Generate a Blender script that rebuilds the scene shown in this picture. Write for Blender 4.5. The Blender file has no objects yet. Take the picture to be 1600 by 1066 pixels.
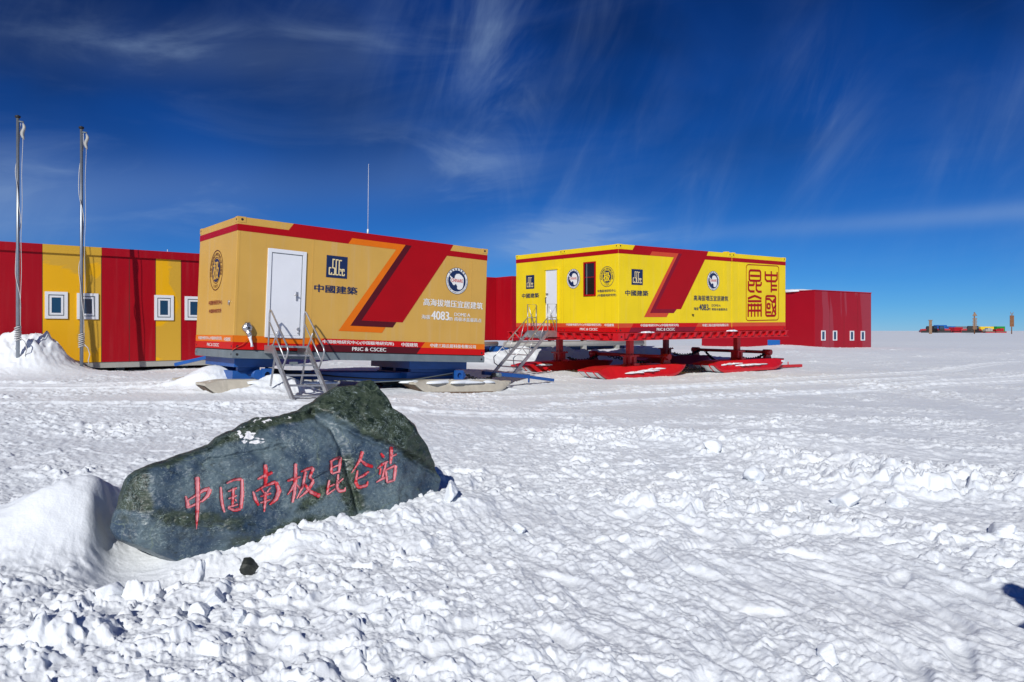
import bpy, bmesh, math, random
import numpy as np
from mathutils import Vector, Matrix, Euler
from mathutils.bvhtree import BVHTree

random.seed(7)
sc = bpy.context.scene
col = sc.collection
R = math.radians

# ------------------------------------------------------------------ camera
EYE = 1.5
F = 1180.0                                   # focal length in pixels of a 1600 px wide picture
cam = bpy.data.cameras.new('camera')
cam.sensor_width = 36.0
cam.lens = F / 1600 * 36
cam.shift_y = -0.010
cam.clip_start = 0.05
cam.clip_end = 20000
camo = bpy.data.objects.new('camera', cam)
camo.location = (0, 0, EYE)
camo.rotation_euler = (R(90), 0, 0)
col.objects.link(camo)
sc.camera = camo

# ------------------------------------------------------------------ light, sky, exposure
SUN_EL, SUN_AZ = R(32), R(14)                # light travels forward and SUN_AZ to the right
sun = bpy.data.lights.new('sun', 'SUN')
sun.energy = 3.9
sun.angle = R(0.5)
sun.color = (1.0, 0.965, 0.905)
suno = bpy.data.objects.new('sun', sun)
d = Vector((math.sin(SUN_AZ) * math.cos(SUN_EL), math.cos(SUN_AZ) * math.cos(SUN_EL), -math.sin(SUN_EL)))
suno.rotation_euler = d.to_track_quat('-Z', 'Y').to_euler()
suno.location = (-8, -20, 20)
col.objects.link(suno)

w = bpy.data.worlds.new('World')
sc.world = w
w.use_nodes = True
nt = w.node_tree
nt.nodes.clear()


def N(nt, t, **kw):
    n = nt.nodes.new(t)
    for k, v in kw.items():
        if k.startswith('i_'):
            n.inputs[k[2:].replace('_', ' ')].default_value = v
        else:
            setattr(n, k, v)
    return n


def build_sky():
    L = nt.links.new
    out = N(nt, 'ShaderNodeOutputWorld')
    bg = N(nt, 'ShaderNodeBackground')
    bg.inputs[1].default_value = 0.10
    sky = N(nt, 'ShaderNodeTexSky', sky_type='NISHITA', sun_disc=False)
    sky.sun_elevation = SUN_EL
    sky.sun_rotation = R(180) + SUN_AZ
    sky.altitude = 4000
    sky.air_density = 1.0
    sky.dust_density = 0.0
    sky.ozone_density = 6.0

    def val(v):
        return v
    def mt(op, a, b=None):
        m = N(nt, 'ShaderNodeMath', operation=op)
        for k, q in ((0, a), (1, b)):
            if q is None: continue
            if isinstance(q, (int, float)): m.inputs[k].default_value = q
            else: L(q, m.inputs[k])
        return m.outputs[0]
    # the very dry, dark polar sky: steeper response per channel
    sp = N(nt, 'ShaderNodeSeparateColor'); L(sky.outputs[0], sp.inputs[0])
    cmb = N(nt, 'ShaderNodeCombineColor')
    for k, (pw, scl) in enumerate(((2.6, .43), (1.40, .52), (1.12, .71))):
        L(mt('MULTIPLY', mt('POWER', mt('MULTIPLY', sp.outputs[k], .1), pw), scl * 10), cmb.inputs[k])
    # thin cirrus, laid out by compass direction and height above the horizon
    tc = N(nt, 'ShaderNodeTexCoord')
    sep = N(nt, 'ShaderNodeSeparateXYZ'); L(tc.outputs['Generated'], sep.inputs[0])
    az = mt('ARCTAN2', sep.outputs[0], sep.outputs[1]); el = mt('ARCSINE', sep.outputs[2])
    cb = N(nt, 'ShaderNodeCombineXYZ'); L(az, cb.inputs[0]); L(el, cb.inputs[1])

    def layer(rot, scale, loc, detail, rough, dist, lo, hi):
        m0 = N(nt, 'ShaderNodeMapping'); m0.inputs['Rotation'].default_value = (0, 0, R(rot)); L(cb.outputs[0], m0.inputs[0])
        mp = N(nt, 'ShaderNodeMapping'); mp.inputs['Scale'].default_value = scale; mp.inputs['Location'].default_value = loc
        L(m0.outputs[0], mp.inputs[0])
        n = N(nt, 'ShaderNodeTexNoise'); n.inputs['Scale'].default_value = 1.0; n.inputs['Detail'].default_value = detail
        n.inputs['Roughness'].default_value = rough; n.inputs['Distortion'].default_value = dist
        L(mp.outputs[0], n.inputs['Vector'])
        mr = N(nt, 'ShaderNodeMapRange', interpolation_type='SMOOTHSTEP'); mr.inputs[1].default_value = lo; mr.inputs[2].default_value = hi
        L(n.outputs[0], mr.inputs[0])
        return mr.outputs[0]

    def spot(a0, e0, sa, se, rot=0.0):
        c, s = math.cos(R(rot)), math.sin(R(rot))
        da = mt('SUBTRACT', az, a0); de = mt('SUBTRACT', el, e0)
        u = mt('DIVIDE', mt('ADD', mt('MULTIPLY', da, c), mt('MULTIPLY', de, s)), sa)
        v = mt('DIVIDE', mt('SUBTRACT', mt('MULTIPLY', de, c), mt('MULTIPLY', da, s)), se)
        q = mt('ADD', mt('MULTIPLY', u, u), mt('MULTIPLY', v, v))
        return mt('POWER', 2.718, mt('MULTIPLY', q, -1.0))
    steep = layer(24, (8, 2.2, 1), (1.3, .4, 0), 6, .58, 1.3, .38, .80)       # combed streaks, falling to the right
    steep2 = layer(17, (24, 4.5, 1), (4.3, 2.4, 0), 6, .6, 1.0, .42, .85)
    flat = layer(-6, (3.0, 12, 1), (7.7, 3.1, 0), 6, .58, .8, .44, .80)      # level veils
    mask = layer(0, (2.2, 2.6, 1), (.6, 5.1, 0), 2, .5, .2, .42, .66)
    st = mt('ADD', steep, mt('MULTIPLY', steep2, .22))
    a1 = mt('ADD', mt('ADD', mt('MULTIPLY', spot(-.05, .40, .10, .16, -60), .6), spot(-.005, .31, .035, .10, 12)), mt('ADD', spot(.385, .27, .05, .085), mt('MULTIPLY', spot(.62, .24, .10, .07), .4)))
    c = mt('MULTIPLY', st, mt('ADD', mt('MULTIPLY', mask, .17), mt('MULTIPLY', a1, .30)))
    a2 = mt('ADD', mt('ADD', mt('MULTIPLY', spot(-.36, .33, .20, .030, 6), 1.0), mt('MULTIPLY', spot(-.42, .17, .20, .035, 4), 1.5)), mt('ADD', spot(-.12, .205, .10, .04, 8), mt('MULTIPLY', spot(.05, .120, .11, .024, 5), 3.4)))
    c = mt('ADD', c, mt('MULTIPLY', mt('ADD', flat, .15), mt('ADD', mt('MULTIPLY', a2, .55), .035)))
    band = mt('MULTIPLY', spot(.66, .132, .36, .011, 1.0), .24)
    c = mt('ADD', c, mt('ADD', band, mt('MULTIPLY', mt('MULTIPLY', spot(-.62, .135, .12, .05), .22), 1.0)))
    veil = mt('MULTIPLY', mt('POWER', 2.718, mt('MULTIPLY', mt('MAXIMUM', el, 0.0), -12.0)), .24)
    c = mt('MINIMUM', mt('ADD', c, veil), .5)
    mot = layer(0, (3.0, 5.0, 1), (8, 4, 0), 3, .5, .3, .30, .70)
    # mottling fades out towards the horizon
    up = N(nt, 'ShaderNodeMapRange', interpolation_type='SMOOTHSTEP'); up.inputs[1].default_value = .10; up.inputs[2].default_value = .30; L(el, up.inputs[0])
    dk = mt('SUBTRACT', 1.0, mt('MULTIPLY', mt('MULTIPLY', up.outputs[0], mt('SUBTRACT', 1.0, mot)), .42))
    vm = N(nt, 'ShaderNodeMixRGB', blend_type='MULTIPLY'); vm.inputs[0].default_value = 1.0
    c2 = N(nt, 'ShaderNodeCombineColor'); [L(dk, c2.inputs[i]) for i in range(3)]
    L(cmb.outputs[0], vm.inputs[1]); L(c2.outputs[0], vm.inputs[2])
    mix = N(nt, 'ShaderNodeMixRGB', blend_type='MIX')
    L(c, mix.inputs[0]); L(vm.outputs[0], mix.inputs[1]); mix.inputs[2].default_value = (3.3, 4.7, 6.9, 1)
    L(mix.outputs[0], bg.inputs[0]); L(bg.outputs[0], out.inputs[0])


build_sky()
vs = sc.view_settings
vs.view_transform = 'Standard'
vs.look = 'None'
vs.exposure = -0.03
vs.gamma = 1.0
vs.use_curve_mapping = False
sc.cycles.max_bounces = 6
sc.cycles.diffuse_bounces = 2
sc.cycles.glossy_bounces = 3
sc.cycles.use_denoising = True


# ------------------------------------------------------------------ materials
def mat(name, rgb, rough=0.5, metal=0.0, var=0.06, vscale=3.0, streak=0.0, bump=0.0, bscale=30.0, spec=0.5, patch=None):
    m = bpy.data.materials.new(name)
    m.use_nodes = True
    t = m.node_tree
    p = t.nodes['Principled BSDF']
    p.inputs['Roughness'].default_value = rough
    p.inputs['Metallic'].default_value = metal
    p.inputs['Specular IOR Level'].default_value = spec
    tc = N(t, 'ShaderNodeTexCoord')
    mp = N(t, 'ShaderNodeMapping')
    t.links.new(tc.outputs['Object'], mp.inputs[0])
    n = N(t, 'ShaderNodeTexNoise')
    n.inputs['Scale'].default_value = vscale
    n.inputs['Detail'].default_value = 5
    t.links.new(mp.outputs[0], n.inputs['Vector'])
    mr = N(t, 'ShaderNodeMapRange')
    mr.inputs[1].default_value = 0.25; mr.inputs[2].default_value = 0.75
    mr.inputs[3].default_value = 1 - var; mr.inputs[4].default_value = 1 + var
    t.links.new(n.outputs[0], mr.inputs[0])
    val = mr.outputs[0]
    mix = N(t, 'ShaderNodeMixRGB', blend_type='MULTIPLY'); mix.inputs[0].default_value = 1
    mix.inputs[1].default_value = (*rgb, 1)
    cc = N(t, 'ShaderNodeCombineColor')
    for i in range(3): t.links.new(val, cc.inputs[i])
    t.links.new(cc.outputs[0], mix.inputs[2])
    colour = mix.outputs[0]
    if streak > 0:                                     # chalky run-off marks: pale, stretched down the wall
        mp2 = N(t, 'ShaderNodeMapping'); mp2.inputs['Scale'].default_value = (7, 7, 0.35)
        t.links.new(tc.outputs['Object'], mp2.inputs[0])
        n2 = N(t, 'ShaderNodeTexNoise'); n2.inputs['Scale'].default_value = 1.0; n2.inputs['Detail'].default_value = 4
        t.links.new(mp2.outputs[0], n2.inputs['Vector'])
        r2 = N(t, 'ShaderNodeMapRange', interpolation_type='SMOOTHSTEP')
        r2.inputs[1].default_value = 0.5; r2.inputs[2].default_value = 0.8; r2.inputs[4].default_value = streak
        t.links.new(n2.outputs[0], r2.inputs[0])
        m2 = N(t, 'ShaderNodeMixRGB'); m2.inputs[2].default_value = (0.55, 0.5, 0.45, 1)
        t.links.new(r2.outputs[0], m2.inputs[0]); t.links.new(colour, m2.inputs[1])
        colour = m2.outputs[0]
    if patch:                                          # frosted / weathered areas with an edge of their own
        prgb, psc, plo, phi, pamt = patch
        mp3 = N(t, 'ShaderNodeMapping'); mp3.inputs['Scale'].default_value = psc
        t.links.new(tc.outputs['Object'], mp3.inputs[0])
        n4 = N(t, 'ShaderNodeTexNoise'); n4.inputs['Scale'].default_value = 1.0; n4.inputs['Detail'].default_value = 5; n4.inputs['Distortion'].default_value = .6
        t.links.new(mp3.outputs[0], n4.inputs['Vector'])
        r4 = N(t, 'ShaderNodeMapRange', interpolation_type='SMOOTHSTEP')
        r4.inputs[1].default_value = plo; r4.inputs[2].default_value = phi; r4.inputs[4].default_value = pamt
        t.links.new(n4.outputs[0], r4.inputs[0])
        m4 = N(t, 'ShaderNodeMixRGB'); m4.inputs[2].default_value = (*prgb, 1)
        t.links.new(r4.outputs[0], m4.inputs[0]); t.links.new(colour, m4.inputs[1])
        colour = m4.outputs[0]
    t.links.new(colour, p.inputs['Base Color'])
    if bump > 0:
        n3 = N(t, 'ShaderNodeTexNoise'); n3.inputs['Scale'].default_value = bscale; n3.inputs['Detail'].default_value = 4
        t.links.new(tc.outputs['Object'], n3.inputs['Vector'])
        b = N(t, 'ShaderNodeBump'); b.inputs['Strength'].default_value = bump; b.inputs['Distance'].default_value = 0.02
        t.links.new(n3.outputs[0], b.inputs['Height']); t.links.new(b.outputs[0], p.inputs['Normal'])
    return m


M = {}
M['tan'] = mat('tan_paint', (0.61, 0.355, 0.075), 0.42, var=0.06, vscale=1.2, streak=0.16, bump=0.12, bscale=2, spec=.35, patch=((.40, .21, .05), (8, 8, .22), .60, .78, .30))
M['yellow'] = mat('yellow_paint', (0.86, 0.63, 0.008), 0.42, var=0.07, vscale=1.2, streak=0.08, bump=0.12, bscale=2, spec=.3, patch=((.62, .42, .015), (8, 8, .22), .60, .78, .4))
M['red'] = mat('red_vinyl', (0.38, 0.0015, 0.006), 0.42, spec=0.22, var=0.06, vscale=1.5)
M['scarlet'] = mat('scarlet_vinyl', (0.56, 0.004, 0.005), 0.42, spec=0.22, var=0.06)
M['orange'] = mat('orange_vinyl', (0.74, 0.16, 0.005), 0.42, spec=0.22, var=0.05)
M['vermilion'] = mat('vermilion_vinyl', (0.62, 0.062, 0.016), 0.42, var=0.05)
M['maroon'] = mat('maroon_vinyl', (0.085, 0.006, 0.012), 0.42, spec=0.22, var=0.06)
M['plum'] = mat('plum_vinyl', (0.23, 0.006, 0.022), 0.42, spec=0.22, var=0.06)
M['navy'] = mat('navy_vinyl', (0.006, 0.020, 0.085), 0.42, var=0.05)
M['white'] = mat('white_paint', (0.76, 0.78, 0.82), 0.4, var=0.04, vscale=2, bump=0.03, bscale=5)
M['letter_white'] = mat('white_lettering', (0.80, 0.80, 0.78), 0.5, var=0.02)
M['cream'] = mat('cream_vinyl', (0.80, 0.66, 0.36), 0.5, var=0.02)
M['black'] = mat('black_rubber_and_shade', (0.012, 0.012, 0.014), 0.6)
M['steel'] = mat('brushed_aluminium', (0.48, 0.48, 0.49), 0.36, metal=0.75, var=0.14, vscale=14)
M['greysteel'] = mat('grey_painted_steel', (0.15, 0.185, 0.205), 0.5, var=0.15, vscale=4, streak=0.08)
M['blue'] = mat('blue_painted_steel', (0.010, 0.085, 0.33), 0.4, var=0.15, vscale=4)
M['redsteel'] = mat('red_painted_steel', (0.56, 0.008, 0.014), 0.36, var=0.12, vscale=4)
M['beige'] = mat('beige_ski_plate', (0.50, 0.46, 0.38), 0.55, var=0.12, vscale=6, streak=0.1)
M['rust'] = mat('rusty_edge', (0.16, 0.10, 0.06), 0.7, var=0.3, vscale=12)
M['wallred'] = mat('red_wall_panel', (0.36, 0.003, 0.011), 0.40, var=0.07, vscale=0.8, streak=0.03, bump=0.06, bscale=2, spec=.25)
M['wallfrost'] = mat('frosted_red_wall', (0.34, 0.004, 0.014), 0.40, var=0.05, vscale=0.8, bump=0.06, bscale=2, spec=.25, patch=((.33, .045, .065), (.62, 0, .10), .50, .52, .7))
M['wallyellow'] = mat('yellow_wall_panel', (0.82, 0.43, 0.008), 0.38, var=0.05, vscale=0.8, streak=0.04, bump=0.06, bscale=2, spec=.3, patch=((.60, .36, .045), (.55, .5, .42), .50, .525, .85))
M['seam'] = mat('dark_joint', (0.10, 0.015, 0.012), 0.6)
M['pipe'] = mat('grey_pipe', (0.36, 0.36, 0.34), 0.5, var=0.1)
M['rope'] = mat('pale_rope', (0.50, 0.50, 0.50), 0.7, var=0.12, vscale=30)
M['pole'] = mat('grey_pole_metal', (0.27, 0.30, 0.34), 0.38, metal=0.7, var=0.1, vscale=8)
M['brown'] = mat('weathered_brown_wood', (0.20, 0.075, 0.022), 0.7, var=0.25, vscale=4)
M['greywood'] = mat('weathered_grey_wood', (0.24, 0.15, 0.09), 0.7, var=0.25, vscale=4)
M['green'] = mat('green_paint', (0.01, 0.26, 0.03), 0.45)
M['carred'] = mat('red_bodywork', (0.42, 0.012, 0.02), 0.35)
M['carblue'] = mat('blue_bodywork', (0.012, 0.13, 0.46), 0.4)
M['caryellow'] = mat('yellow_bodywork', (0.78, 0.55, 0.02), 0.4)
M['parka'] = mat('red_parka_cloth', (0.35, 0.02, 0.02), 0.8, bump=0.3, bscale=15)
M['trouser'] = mat('black_trouser_cloth', (0.02, 0.02, 0.025), 0.8, bump=0.3, bscale=15)
M['skin'] = mat('skin', (0.5, 0.3, 0.2), 0.5)
M['foil'] = mat('crumpled_foil', (0.55, 0.56, 0.58), 0.25, metal=0.9, var=0.2, bump=0.9, bscale=25)


def glass_mat(name, rgb):
    m = bpy.data.materials.new(name); m.use_nodes = True
    p = m.node_tree.nodes['Principled BSDF']
    p.inputs['Base Color'].default_value = (*rgb, 1)
    p.inputs['Roughness'].default_value = 0.06
    return m


M['glass'] = glass_mat('dark_window_glass', (0.015, 0.06, 0.13))  # bluish reflection is put into the base colour
M['glassbrown'] = glass_mat('dark_brown_glass', (0.02, 0.015, 0.012))


def snow_mat():
    m = bpy.data.materials.new('snow'); m.use_nodes = True
    t = m.node_tree; L = t.links.new
    p = t.nodes['Principled BSDF']
    p.inputs['Roughness'].default_value = 0.62
    p.inputs['Specular IOR Level'].default_value = 0.25
    tc = N(t, 'ShaderNodeTexCoord')
    n = N(t, 'ShaderNodeTexNoise'); n.inputs['Scale'].default_value = 0.8; n.inputs['Detail'].default_value = 6
    L(tc.outputs['Object'], n.inputs['Vector'])
    cr = N(t, 'ShaderNodeMixRGB'); cr.inputs[1].default_value = (0.765, 0.82, 0.88, 1); cr.inputs[2].default_value = (0.86, 0.895, 0.93, 1)
    L(n.outputs[0], cr.inputs[0]); L(cr.outputs[0], p.inputs['Base Color'])
    a = N(t, 'ShaderNodeTexNoise'); a.inputs['Scale'].default_value = 38; a.inputs['Detail'].default_value = 6; a.inputs['Roughness'].default_value = 0.65
    L(tc.outputs['Object'], a.inputs['Vector'])
    b = N(t, 'ShaderNodeBump'); b.inputs['Strength'].default_value = 0.42; b.inputs['Distance'].default_value = 0.014
    L(a.outputs[0], b.inputs['Height']); L(b.outputs[0], p.inputs['Normal'])
    return m


M['snow'] = snow_mat()


# ------------------------------------------------------------------ object helpers
def tag(o, label=None, cat=None, group=None, kind=None):
    if label: o['label'] = label
    if cat: o['category'] = cat
    if group: o['group'] = group
    if kind: o['kind'] = kind
    return o


class Frame:
    """a thing's own coordinates (local) with its empty at the point 'base'"""
    def __init__(s, name, label, cat, mtx=None, base=(0, 0, 0), group=None):
        s.base = Vector(base)
        s.o = bpy.data.objects.new(name, None)
        s.o.empty_display_size = 0.3
        mtx = mtx or Matrix()
        s.m = mtx @ Matrix.Translation(s.base)
        s.o.location = s.m.to_translation()
        s.o.rotation_euler = s.m.to_euler()
        col.objects.link(s.o)
        tag(s.o, label, cat, group)
        s.inv = mtx.inverted()


class MB:
    def __init__(s):
        s.v = []; s.f = []; s.mi = []; s.smooth = []

    def poly(s, pts, mi=0, smooth=False):
        i = len(s.v); s.v += [tuple(p) for p in pts]
        s.f.append(tuple(range(i, i + len(pts)))); s.mi.append(mi); s.smooth.append(smooth)

    def box(s, a, b, mi=0, m=None):
        x0, y0, z0 = a; x1, y1, z1 = b
        p = [Vector((x, y, z)) for z in (z0, z1) for y in (y0, y1) for x in (x0, x1)]
        if m: p = [m @ q for q in p]
        i = len(s.v); s.v += [tuple(q) for q in p]
        for f in ((0, 2, 3, 1), (4, 5, 7, 6), (0, 1, 5, 4), (2, 6, 7, 3), (0, 4, 6, 2), (1, 3, 7, 5)):
            s.f.append(tuple(i + k for k in f)); s.mi.append(mi); s.smooth.append(False)

    def tube(s, pts, r, n=10, mi=0, cap=True):
        pts = [Vector(p) for p in pts]
        rs = r if isinstance(r, (list, tuple)) else [r] * len(pts)
        base = len(s.v)
        up = None
        for k, p in enumerate(pts):
            t = (pts[min(k + 1, len(pts) - 1)] - pts[max(k - 1, 0)]).normalized()
            if up is None:
                up = Vector((0, 0, 1)) if abs(t.z) < 0.9 else Vector((1, 0, 0))
            a = (up - t * up.dot(t)).normalized(); b = t.cross(a); up = a
            for j in range(n):
                an = 2 * math.pi * j / n
                s.v.append(tuple(p + (a * math.cos(an) + b * math.sin(an)) * rs[k]))
        for k in range(len(pts) - 1):
            for j in range(n):
                s.f.append((base + k * n + j, base + k * n + (j + 1) % n, base + (k + 1) * n + (j + 1) % n, base + (k + 1) * n + j))
                s.mi.append(mi); s.smooth.append(True)
        if cap:
            s.f.append(tuple(base + j for j in range(n))[::-1]); s.mi.append(mi); s.smooth.append(False)
            e = base + (len(pts) - 1) * n
            s.f.append(tuple(e + j for j in range(n))); s.mi.append(mi); s.smooth.append(False)

    def bar(s, a, b, w, h, mi=0):
        """rectangular bar from a to b; w sideways, h upward"""
        a = Vector(a); b = Vector(b); t = (b - a)
        x = t.normalized(); side = x.cross(Vector((0, 0, 1)))
        side = side.normalized() if side.length > 1e-4 else Vector((0, 1, 0))
        u = side.cross(x)
        m = Matrix((x, side, u)).transposed().to_4x4(); m.translation = a
        s.box((0, -w / 2, -h / 2), (t.length, w / 2, h / 2), mi, m)

    def prism(s, prof, axis, lo, hi, mi=0):
        """prof: list of 2-D points, extruded on the axis"""
        def P(p, c):
            if axis == 'y': return (p[0], c, p[1])
            if axis == 'x': return (c, p[0], p[1])
            return (p[0], p[1], c)
        n = len(prof)
        s.poly([P(p, lo) for p in prof][::-1], mi); s.poly([P(p, hi) for p in prof], mi)
        for k in range(n):
            s.poly([P(prof[k], lo), P(prof[(k + 1) % n], lo), P(prof[(k + 1) % n], hi), P(prof[k], hi)], mi)

    def loft(s, rings, mi=0, cap=True, smooth=False):
        n = len(rings[0]); base = len(s.v)
        for r in rings: s.v += [tuple(p) for p in r]
        for k in range(len(rings) - 1):
            for j in range(n):
                s.f.append((base + k * n + j, base + k * n + (j + 1) % n, base + (k + 1) * n + (j + 1) % n, base + (k + 1) * n + j))
                s.mi.append(mi); s.smooth.append(smooth)
        if cap:
            s.f.append(tuple(base + j for j in range(n))[::-1]); s.mi.append(mi); s.smooth.append(False)
            e = base + (len(rings) - 1) * n
            s.f.append(tuple(e + j for j in range(n))); s.mi.append(mi); s.smooth.append(False)

    def disc(s, c, r, nrm, up, n=24, mi=0):
        c = Vector(c); nrm = Vector(nrm); up = Vector(up); sd = up.cross(nrm)
        s.poly([c + (up * math.sin(2 * math.pi * k / n) + sd * math.cos(2 * math.pi * k / n)) * r for k in range(n)], mi)

    def build(s, name, mats, parent=None, label=None, bevel=0.0):
        me = bpy.data.meshes.new(name)
        off = Vector((0, 0, 0)); par = None
        if isinstance(parent, Frame): off = parent.base; par = parent.o
        elif parent is not None: par = parent; off = Vector(parent.get('_off', (0, 0, 0)))
        me.from_pydata([(v[0] - off.x, v[1] - off.y, v[2] - off.z) for v in s.v], [], s.f)
        for m in (mats if isinstance(mats, (list, tuple)) else [mats]): me.materials.append(m)
        me.polygons.foreach_set('material_index', s.mi)
        me.polygons.foreach_set('use_smooth', s.smooth)
        if bevel > 0:
            bm = bmesh.new(); bm.from_mesh(me)
            bmesh.ops.remove_doubles(bm, verts=bm.verts, dist=1e-5)
            es = [e for e in bm.edges if len(e.link_faces) == 2 and e.calc_face_angle(0) > 0.5]
            bmesh.ops.bevel(bm, geom=es, offset=bevel, segments=2, affect='EDGES', profile=0.6)
            bm.to_mesh(me); bm.free()
        me.update()
        o = bpy.data.objects.new(name, me)
        col.objects.link(o)
        if par is not None: o.parent = par
        o['_off'] = tuple(off)
        if label: o['label'] = label
        return o


def copy_tree(o, parent=None):
    c = o.copy(); col.objects.link(c)
    if parent is not None: c.parent = parent
    for ch in list(o.children): copy_tree(ch, c)
    return c


def rig(P):
    m = Euler(P[3:6], 'XYZ').to_matrix().to_4x4()
    m.translation = Vector((P[0], P[1], P[2] + EYE))
    return m


MLEFT = rig([-5.412099863717877, 14.635237145805503, -0.35689621147830497, -0.0009040915250018254, 0.039965802048063055, 0.6722874616582725])
MYEL = rig([3.1085110709113506, 22.074206488255214, -0.0521021526978342, 0.009904629795678499, -0.010680932119035556, 0.6527175222379337])


# ------------------------------------------------------------------ flat graphics on a wall (printed film)
def front_map(u, v, e): return (u, -e, v)
def end_map(u, v, e): return (-e, u, v)        # u = local depth; a viewer sees large u on the left


def vary(fm, e):
    return lambda u, v: fm(u, v, e)


class Decal(MB):
    def __init__(s, fm, e=0.004):
        super().__init__(); s.fm = fm; s.e = e; s.k = 0

    def pg(s, pts, mi=0):
        s.poly([s.fm(u, v, s.e) for u, v in pts], mi)

    def stroke(s, pts, wd, mi=0, joint=True):
        for a, b in zip(pts[:-1], pts[1:]):
            s.k += 1
            e = s.e + 0.0004 * (s.k % 12)
            dx, dy = b[0] - a[0], b[1] - a[1]; l = math.hypot(dx, dy) or 1
            nx, ny = -dy / l * wd / 2, dx / l * wd / 2
            s.poly([s.fm(x, y, e) for x, y in ((a[0] + nx, a[1] + ny), (b[0] + nx, b[1] + ny), (b[0] - nx, b[1] - ny), (a[0] - nx, a[1] - ny))], mi)
        if joint:
            for p in pts[1:-1]:
                s.circ(p, wd / 2, mi, 10)

    def circ(s, c, r, mi=0, n=32, rx=None):
        s.k += 1
        e = s.e + 0.0004 * (s.k % 12)
        s.poly([s.fm(c[0] + (rx or r) * math.cos(2 * math.pi * k / n), c[1] + r * math.sin(2 * math.pi * k / n), e) for k in range(n)], mi)

    def ring(s, c, r0, r1, mi=0, n=40):
        for k in range(n):
            a, b = 2 * math.pi * k / n, 2 * math.pi * (k + 1) / n
            s.poly([s.fm(c[0] + r * math.cos(t), c[1] + r * math.sin(t), s.e) for r, t in ((r0, a), (r1, a), (r1, b), (r0, b))], mi)

    def glyphs(s, body, place, bold=0.0, mi=0):
        """adds text outlines; place(x, y, box) maps text units to (u, v); bold prints them again slightly shifted"""
        vs_, fs_ = text_mesh(body)
        if not vs_: return
        xs = [p[0] for p in vs_]; ys = [p[1] for p in vs_]
        bx = (min(xs), max(xs), min(ys), max(ys))
        for n_, (dx, dy) in enumerate(((0, 0), (-1, .3), (1, -.3)) if bold > 0 else ((0, 0),)):
            i = len(s.v)
            s.v += [s.fm(*place(p[0] + dx * bold, p[1] + dy * bold, bx), s.e + 0.002 + .0005 * n_) for p in vs_]
            for f in fs_:
                s.f.append(tuple(i + k for k in f)); s.mi.append(mi); s.smooth.append(False)

    def text(s, body, u0, u1, v0, v1, bold=0.0, mi=0):
        s.glyphs(body, lambda x, y, b: (u0 + (x - b[0]) / (b[1] - b[0]) * (u1 - u0), v0 + (y - b[2]) / (b[3] - b[2]) * (v1 - v0)), bold, mi)

    def arc_text(s, body, c, r, size, a0, a1, flip=False, bold=0.0, mi=0, sx=1):
        """letters along a circle from angle a0 to a1 (degrees)"""
        n = len(body)
        for k, ch in enumerate(body):
            if ch == ' ': continue
            a = R(a0 + (a1 - a0) * (k + 0.5) / n)
            rt = a - math.pi / 2 if not flip else a + math.pi / 2
            cx, cy = c[0] + sx * r * math.cos(a), c[1] + r * math.sin(a)

            def place(x, y, b, rt=rt, cx=cx, cy=cy):
                x = (x - (b[0] + b[1]) / 2) * size; y = (y - 0.36) * size
                return (cx + sx * (x * math.cos(rt) - y * math.sin(rt)), cy + x * math.sin(rt) + y * math.cos(rt))
            s.glyphs(ch, place, bold, mi)


_tx = {}


def text_mesh(body):
    if body in _tx: return _tx[body]
    cu = bpy.data.curves.new('lettering', 'FONT')
    cu.body = body; cu.size = 1; cu.resolution_u = 4
    o = bpy.data.objects.new('lettering', cu); col.objects.link(o)
    dg = bpy.context.evaluated_depsgraph_get()
    me = bpy.data.meshes.new_from_object(o.evaluated_get(dg))
    r = ([tuple(v.co[:2]) for v in me.vertices], [tuple(p.vertices) for p in me.polygons])
    bpy.data.objects.remove(o); bpy.data.curves.remove(cu); bpy.data.meshes.remove(me)
    _tx[body] = r
    return r


INST = '中国极地研究中心(中国极地研究所)'
COMPANY = '中建三局云居科技有限公司'


def square_logo(fr, fm, u0, u1, v0, v1, letter):
    d_ = Decal(fm, 0.006)
    d_.pg([(u0, v0), (u1, v0), (u1, v1), (u0, v1)], 0)
    d_.e = 0.009
    def q(X, Y): return (u0 + (X - 303) / 322 * (u1 - u0), v1 - (Y - 385 - (X - 303) * 0.07) / 345 * (v1 - v0))
    wd = abs(u1 - u0) * 0.050
    for st in ([(378, 584), (348, 582), (348, 682), (384, 686), (384, 655)],
               [(432, 452), (398, 450), (398, 582), (430, 588), (430, 688), (400, 688)],
               [(483, 458), (449, 455), (449, 690), (483, 693)],
               [(535, 468), (496, 464), (496, 690), (534, 696)], [(496, 602), (528, 606), (528, 640)],
               [(574, 640), (574, 608), (548, 606), (548, 700), (580, 702), (580, 676)]):
        d_.stroke([q(*p) for p in st], wd, 1)
    d_.build('company_logo', [M['navy'], letter], fr)


ANT = [(630, 520), (650, 530), (668, 545), (690, 560), (705, 558), (712, 520), (730, 495), (770, 488), (805, 505), (835, 540), (840, 580), (837, 620), (835, 655), (820, 690), (790, 708), (760, 705), (745, 690), (750, 670), (735, 640), (720, 630), (710, 650), (690, 650), (670, 620), (650, 600), (645, 572), (655, 560), (640, 540)]


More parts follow.
